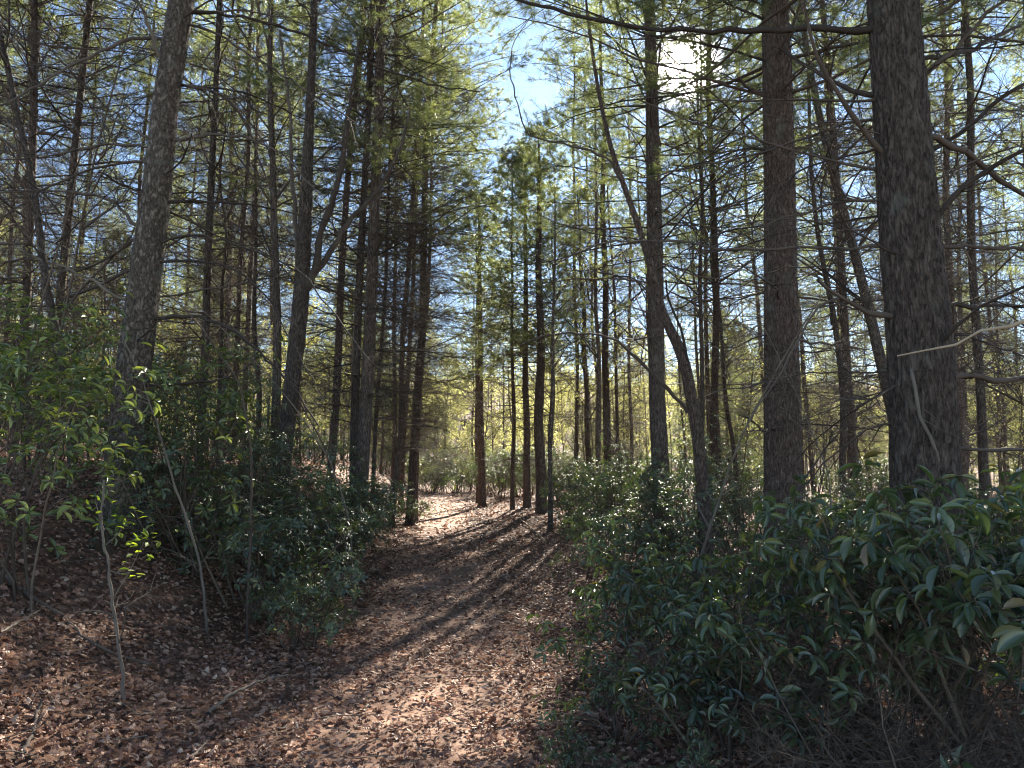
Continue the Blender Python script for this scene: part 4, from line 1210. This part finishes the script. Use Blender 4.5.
for (cx, cy, n, sp) in ((145, 540, 26, .055), (132, 572, 8, .03), (95, 500, 16, .08), (125, 520, 12, .06)):
    c = px(cx, cy, D0) - bs
    o = c + g5.normal(0, sp, (n, 3)); L = g5.uniform(.035, .065, n)
    leaves(lm, LEAF_YOUNG, o, norm(g5.normal(0, 1, (n, 3)) * [1, 1, .4]), norm(g5.normal(0, .4, (n, 3)) + [0, 0, 1]), L, L * .5, 0, g5.random(n))
M_GLOW = foliage_mat("new_leaf", [(0, (.14, .20, .03)), (1, (.26, .32, .05))], (1.6, 1.6, .6), .5, .4, .55)
link("foliage", lm.mesh("foliage", M_GLOW), sap)
# twig carrying the young leaves
for a, b_ in (((112, 600), (145, 540)), ((108, 570), (132, 572)), ((104, 530), (95, 500)), ((106, 545), (128, 520))):
    Pq = np.array([px(a[0], a[1], D0), px((a[0] + b_[0]) / 2, (a[1] + b_[1]) / 2 + 3, D0), px(b_[0], b_[1], D0)]) - bs
    mb = MB(); tubes(mb, Pq, [.004, .003, .0016], 5, rnd=[.5])
    link("twig", mb.mesh("twig", M_TWIG_PALE), sap)

stick("fallen_branch", [(x, y, gD_(x, y) - .05) for x, y in [(0, 575), (30, 598), (62, 618), (90, 645), (125, 658), (150, 668), (160, 665)]], (.016, .007), "long grey fallen branch lying across the bank behind the pale sapling", "branch", M_STEM, 9, .35, lift=.03)
stick("fallen_branch", on_ground([(208, 722), (222, 708), (240, 697), (262, 688), (285, 682)]), (.014, .006), "short crooked stick lying on the leaves beside the trail", "branch", M_TWIG_PALE, 2, .2, lift=.045)
stick("fallen_branch", on_ground([(190, 768), (200, 757), (209, 745)]), (.011, .005), "small dark stick at the lower edge of the picture", "branch", M_TWIG, lift=.04)
stick("fallen_branch", on_ground([(22, 760), (32, 740), (38, 712)]) + [(42, 700, gD_(38, 712))], (.014, .007), "dark upturned stick poking from leaves in the lower corner", "branch", M_TWIG, 3, .2, lift=.02)
stick("fallen_branch", on_ground([(520, 520), (532, 530), (548, 545)]), (.022, .012), "pale fallen branch lying beside the tan sapling", "branch", M_PALEWOOD, 2, .3, lift=.03)
stick("fallen_branch", [(x, y, gD_(x, y) - .05) for x, y in [(0, 642), (40, 619)]] , (.007, .004), "thin pale stick on the bank at the picture's border", "branch", M_TWIG_PALE, 3, .25, lift=.08)
Dd = gD_(588, 576)
stick("bare_seedling", [(588, 577, Dd), (588.3, 555, Dd), (588, 535, Dd)], (.012, .009), "short dark upright stick on the trail's edge before the laurels", "stick", M_TWIG, lift=0)
# leaning whips over the bank
for k, (pts, lab) in enumerate([
    ([(200, 560, 6.6), (170, 470, 6.5), (150, 400, 6.4), (120, 330, 6.3)], "long thin whip leaning across the leaning grey pine's lower trunk"),
    ([(250, 540, 6.8), (252, 460, 6.7), (240, 380, 6.6), (180, 300, 6.4), (120, 270, 6.3)], "thin bent stem arching above the bank's laurels"),
    ([(350, 520, 9), (330, 460, 8.7), (290, 400, 8.4), (240, 345, 8.0), (190, 300, 7.6)], "long bowed dead stem sweeping down toward the twin pines"),
    ([(345, 515, 9.4), (322, 440, 9), (280, 370, 8.6), (225, 320, 8.2)], "second bowed dead stem beside the longest one"),
    ([(700, 560, 7), (735, 450, 6.6), (765, 390, 6.3), (800, 330, 6.0), (825, 292, 5.9)], "thin grey whip arching before the reddish furrowed pine"),
    ([(800, 560, 6.4), (790, 500, 6.3), (840, 430, 6.2), (880, 400, 6.2)], "dead stem leaning into the thick dark pine"),
    ([(835, 560, 7.6), (828, 470, 7.6), (790, 380, 7.6), (760, 320, 7.6)], "slanting dead stem crossing behind the reddish pine"),
]):
    stick("dead_stem", pts, (.013, .004), lab, "stem", M_TWIG_PALE if k % 2 == 0 else M_TWIG, 16, .5, np.random.default_rng(90 + k), "dead stems leaning in the thicket", lift=-.05)
LAND = [(20, "outermost trio pine"), (62, "slim tilted pine"), (136, "leaning grey pine"), (205, "upright dark pine"), (297, "forked tree"), (360, "twin pines"),
        (414, "sturdy trailside pine"), (482, "lone end pine"), (541, "thickest pole pine"), (607, "centred mound pine"), (656, "sunlit grey pine"),
        (716, "slim clear pine"), (781, "reddish pine"), (845, "leaning brown trunk"), (918, "thick dark pine"), (976, "pine by the bleached limb")]
ORD = "nearest second third fourth fifth sixth seventh eighth ninth tenth eleventh twelfth thirteenth fourteenth fifteenth sixteenth seventeenth eighteenth nineteenth twentieth".split()
ORD[0] = "first"
DESC = {"young pine": "bushy young pine", "far young pine": "far young pine", "tall pine": "tall pine", "far pine": "far slim pine", "leafing tree": "yellow green leafing tree", "far leafing tree": "far leafing tree", "leafless tree": "slender leafless tree",
        "leafless sapling": "wiry leafless sapling", "leafing sapling": "leafing sapling", "far shrub": "far evergreen shrub", "far leafing shrub": "far leafing shrub"}
slots = {}
for o, kd, x, y in fillers:
    u = CX + F_PX * x / y * .9935
    i = sum(1 for a, _ in LAND if a <= u)
    slots.setdefault((kd, i), []).append((u, o))
for (kd, i), v in slots.items():
    v.sort(key=lambda e: e[0])
    if i == 0: v = v[::-1]
    for n, (u, o) in enumerate(v):
        w = ORD[min(n, 19)]
        if i == 0: o["label"] = f"{DESC[kd]}, {w} outward past the {LAND[0][1]}"
        elif i == len(LAND): o["label"] = f"{DESC[kd]}, {w} outward past the {LAND[-1][1]}"
        else: o["label"] = f"{DESC[kd]}, {w} from the {LAND[i-1][1]} to the {LAND[i][1]}".replace("pine by the bleached limb", "last dark pine")
print("objects", len(SC.objects), "polys", sum(len(m.polygons) for m in bpy.data.meshes))
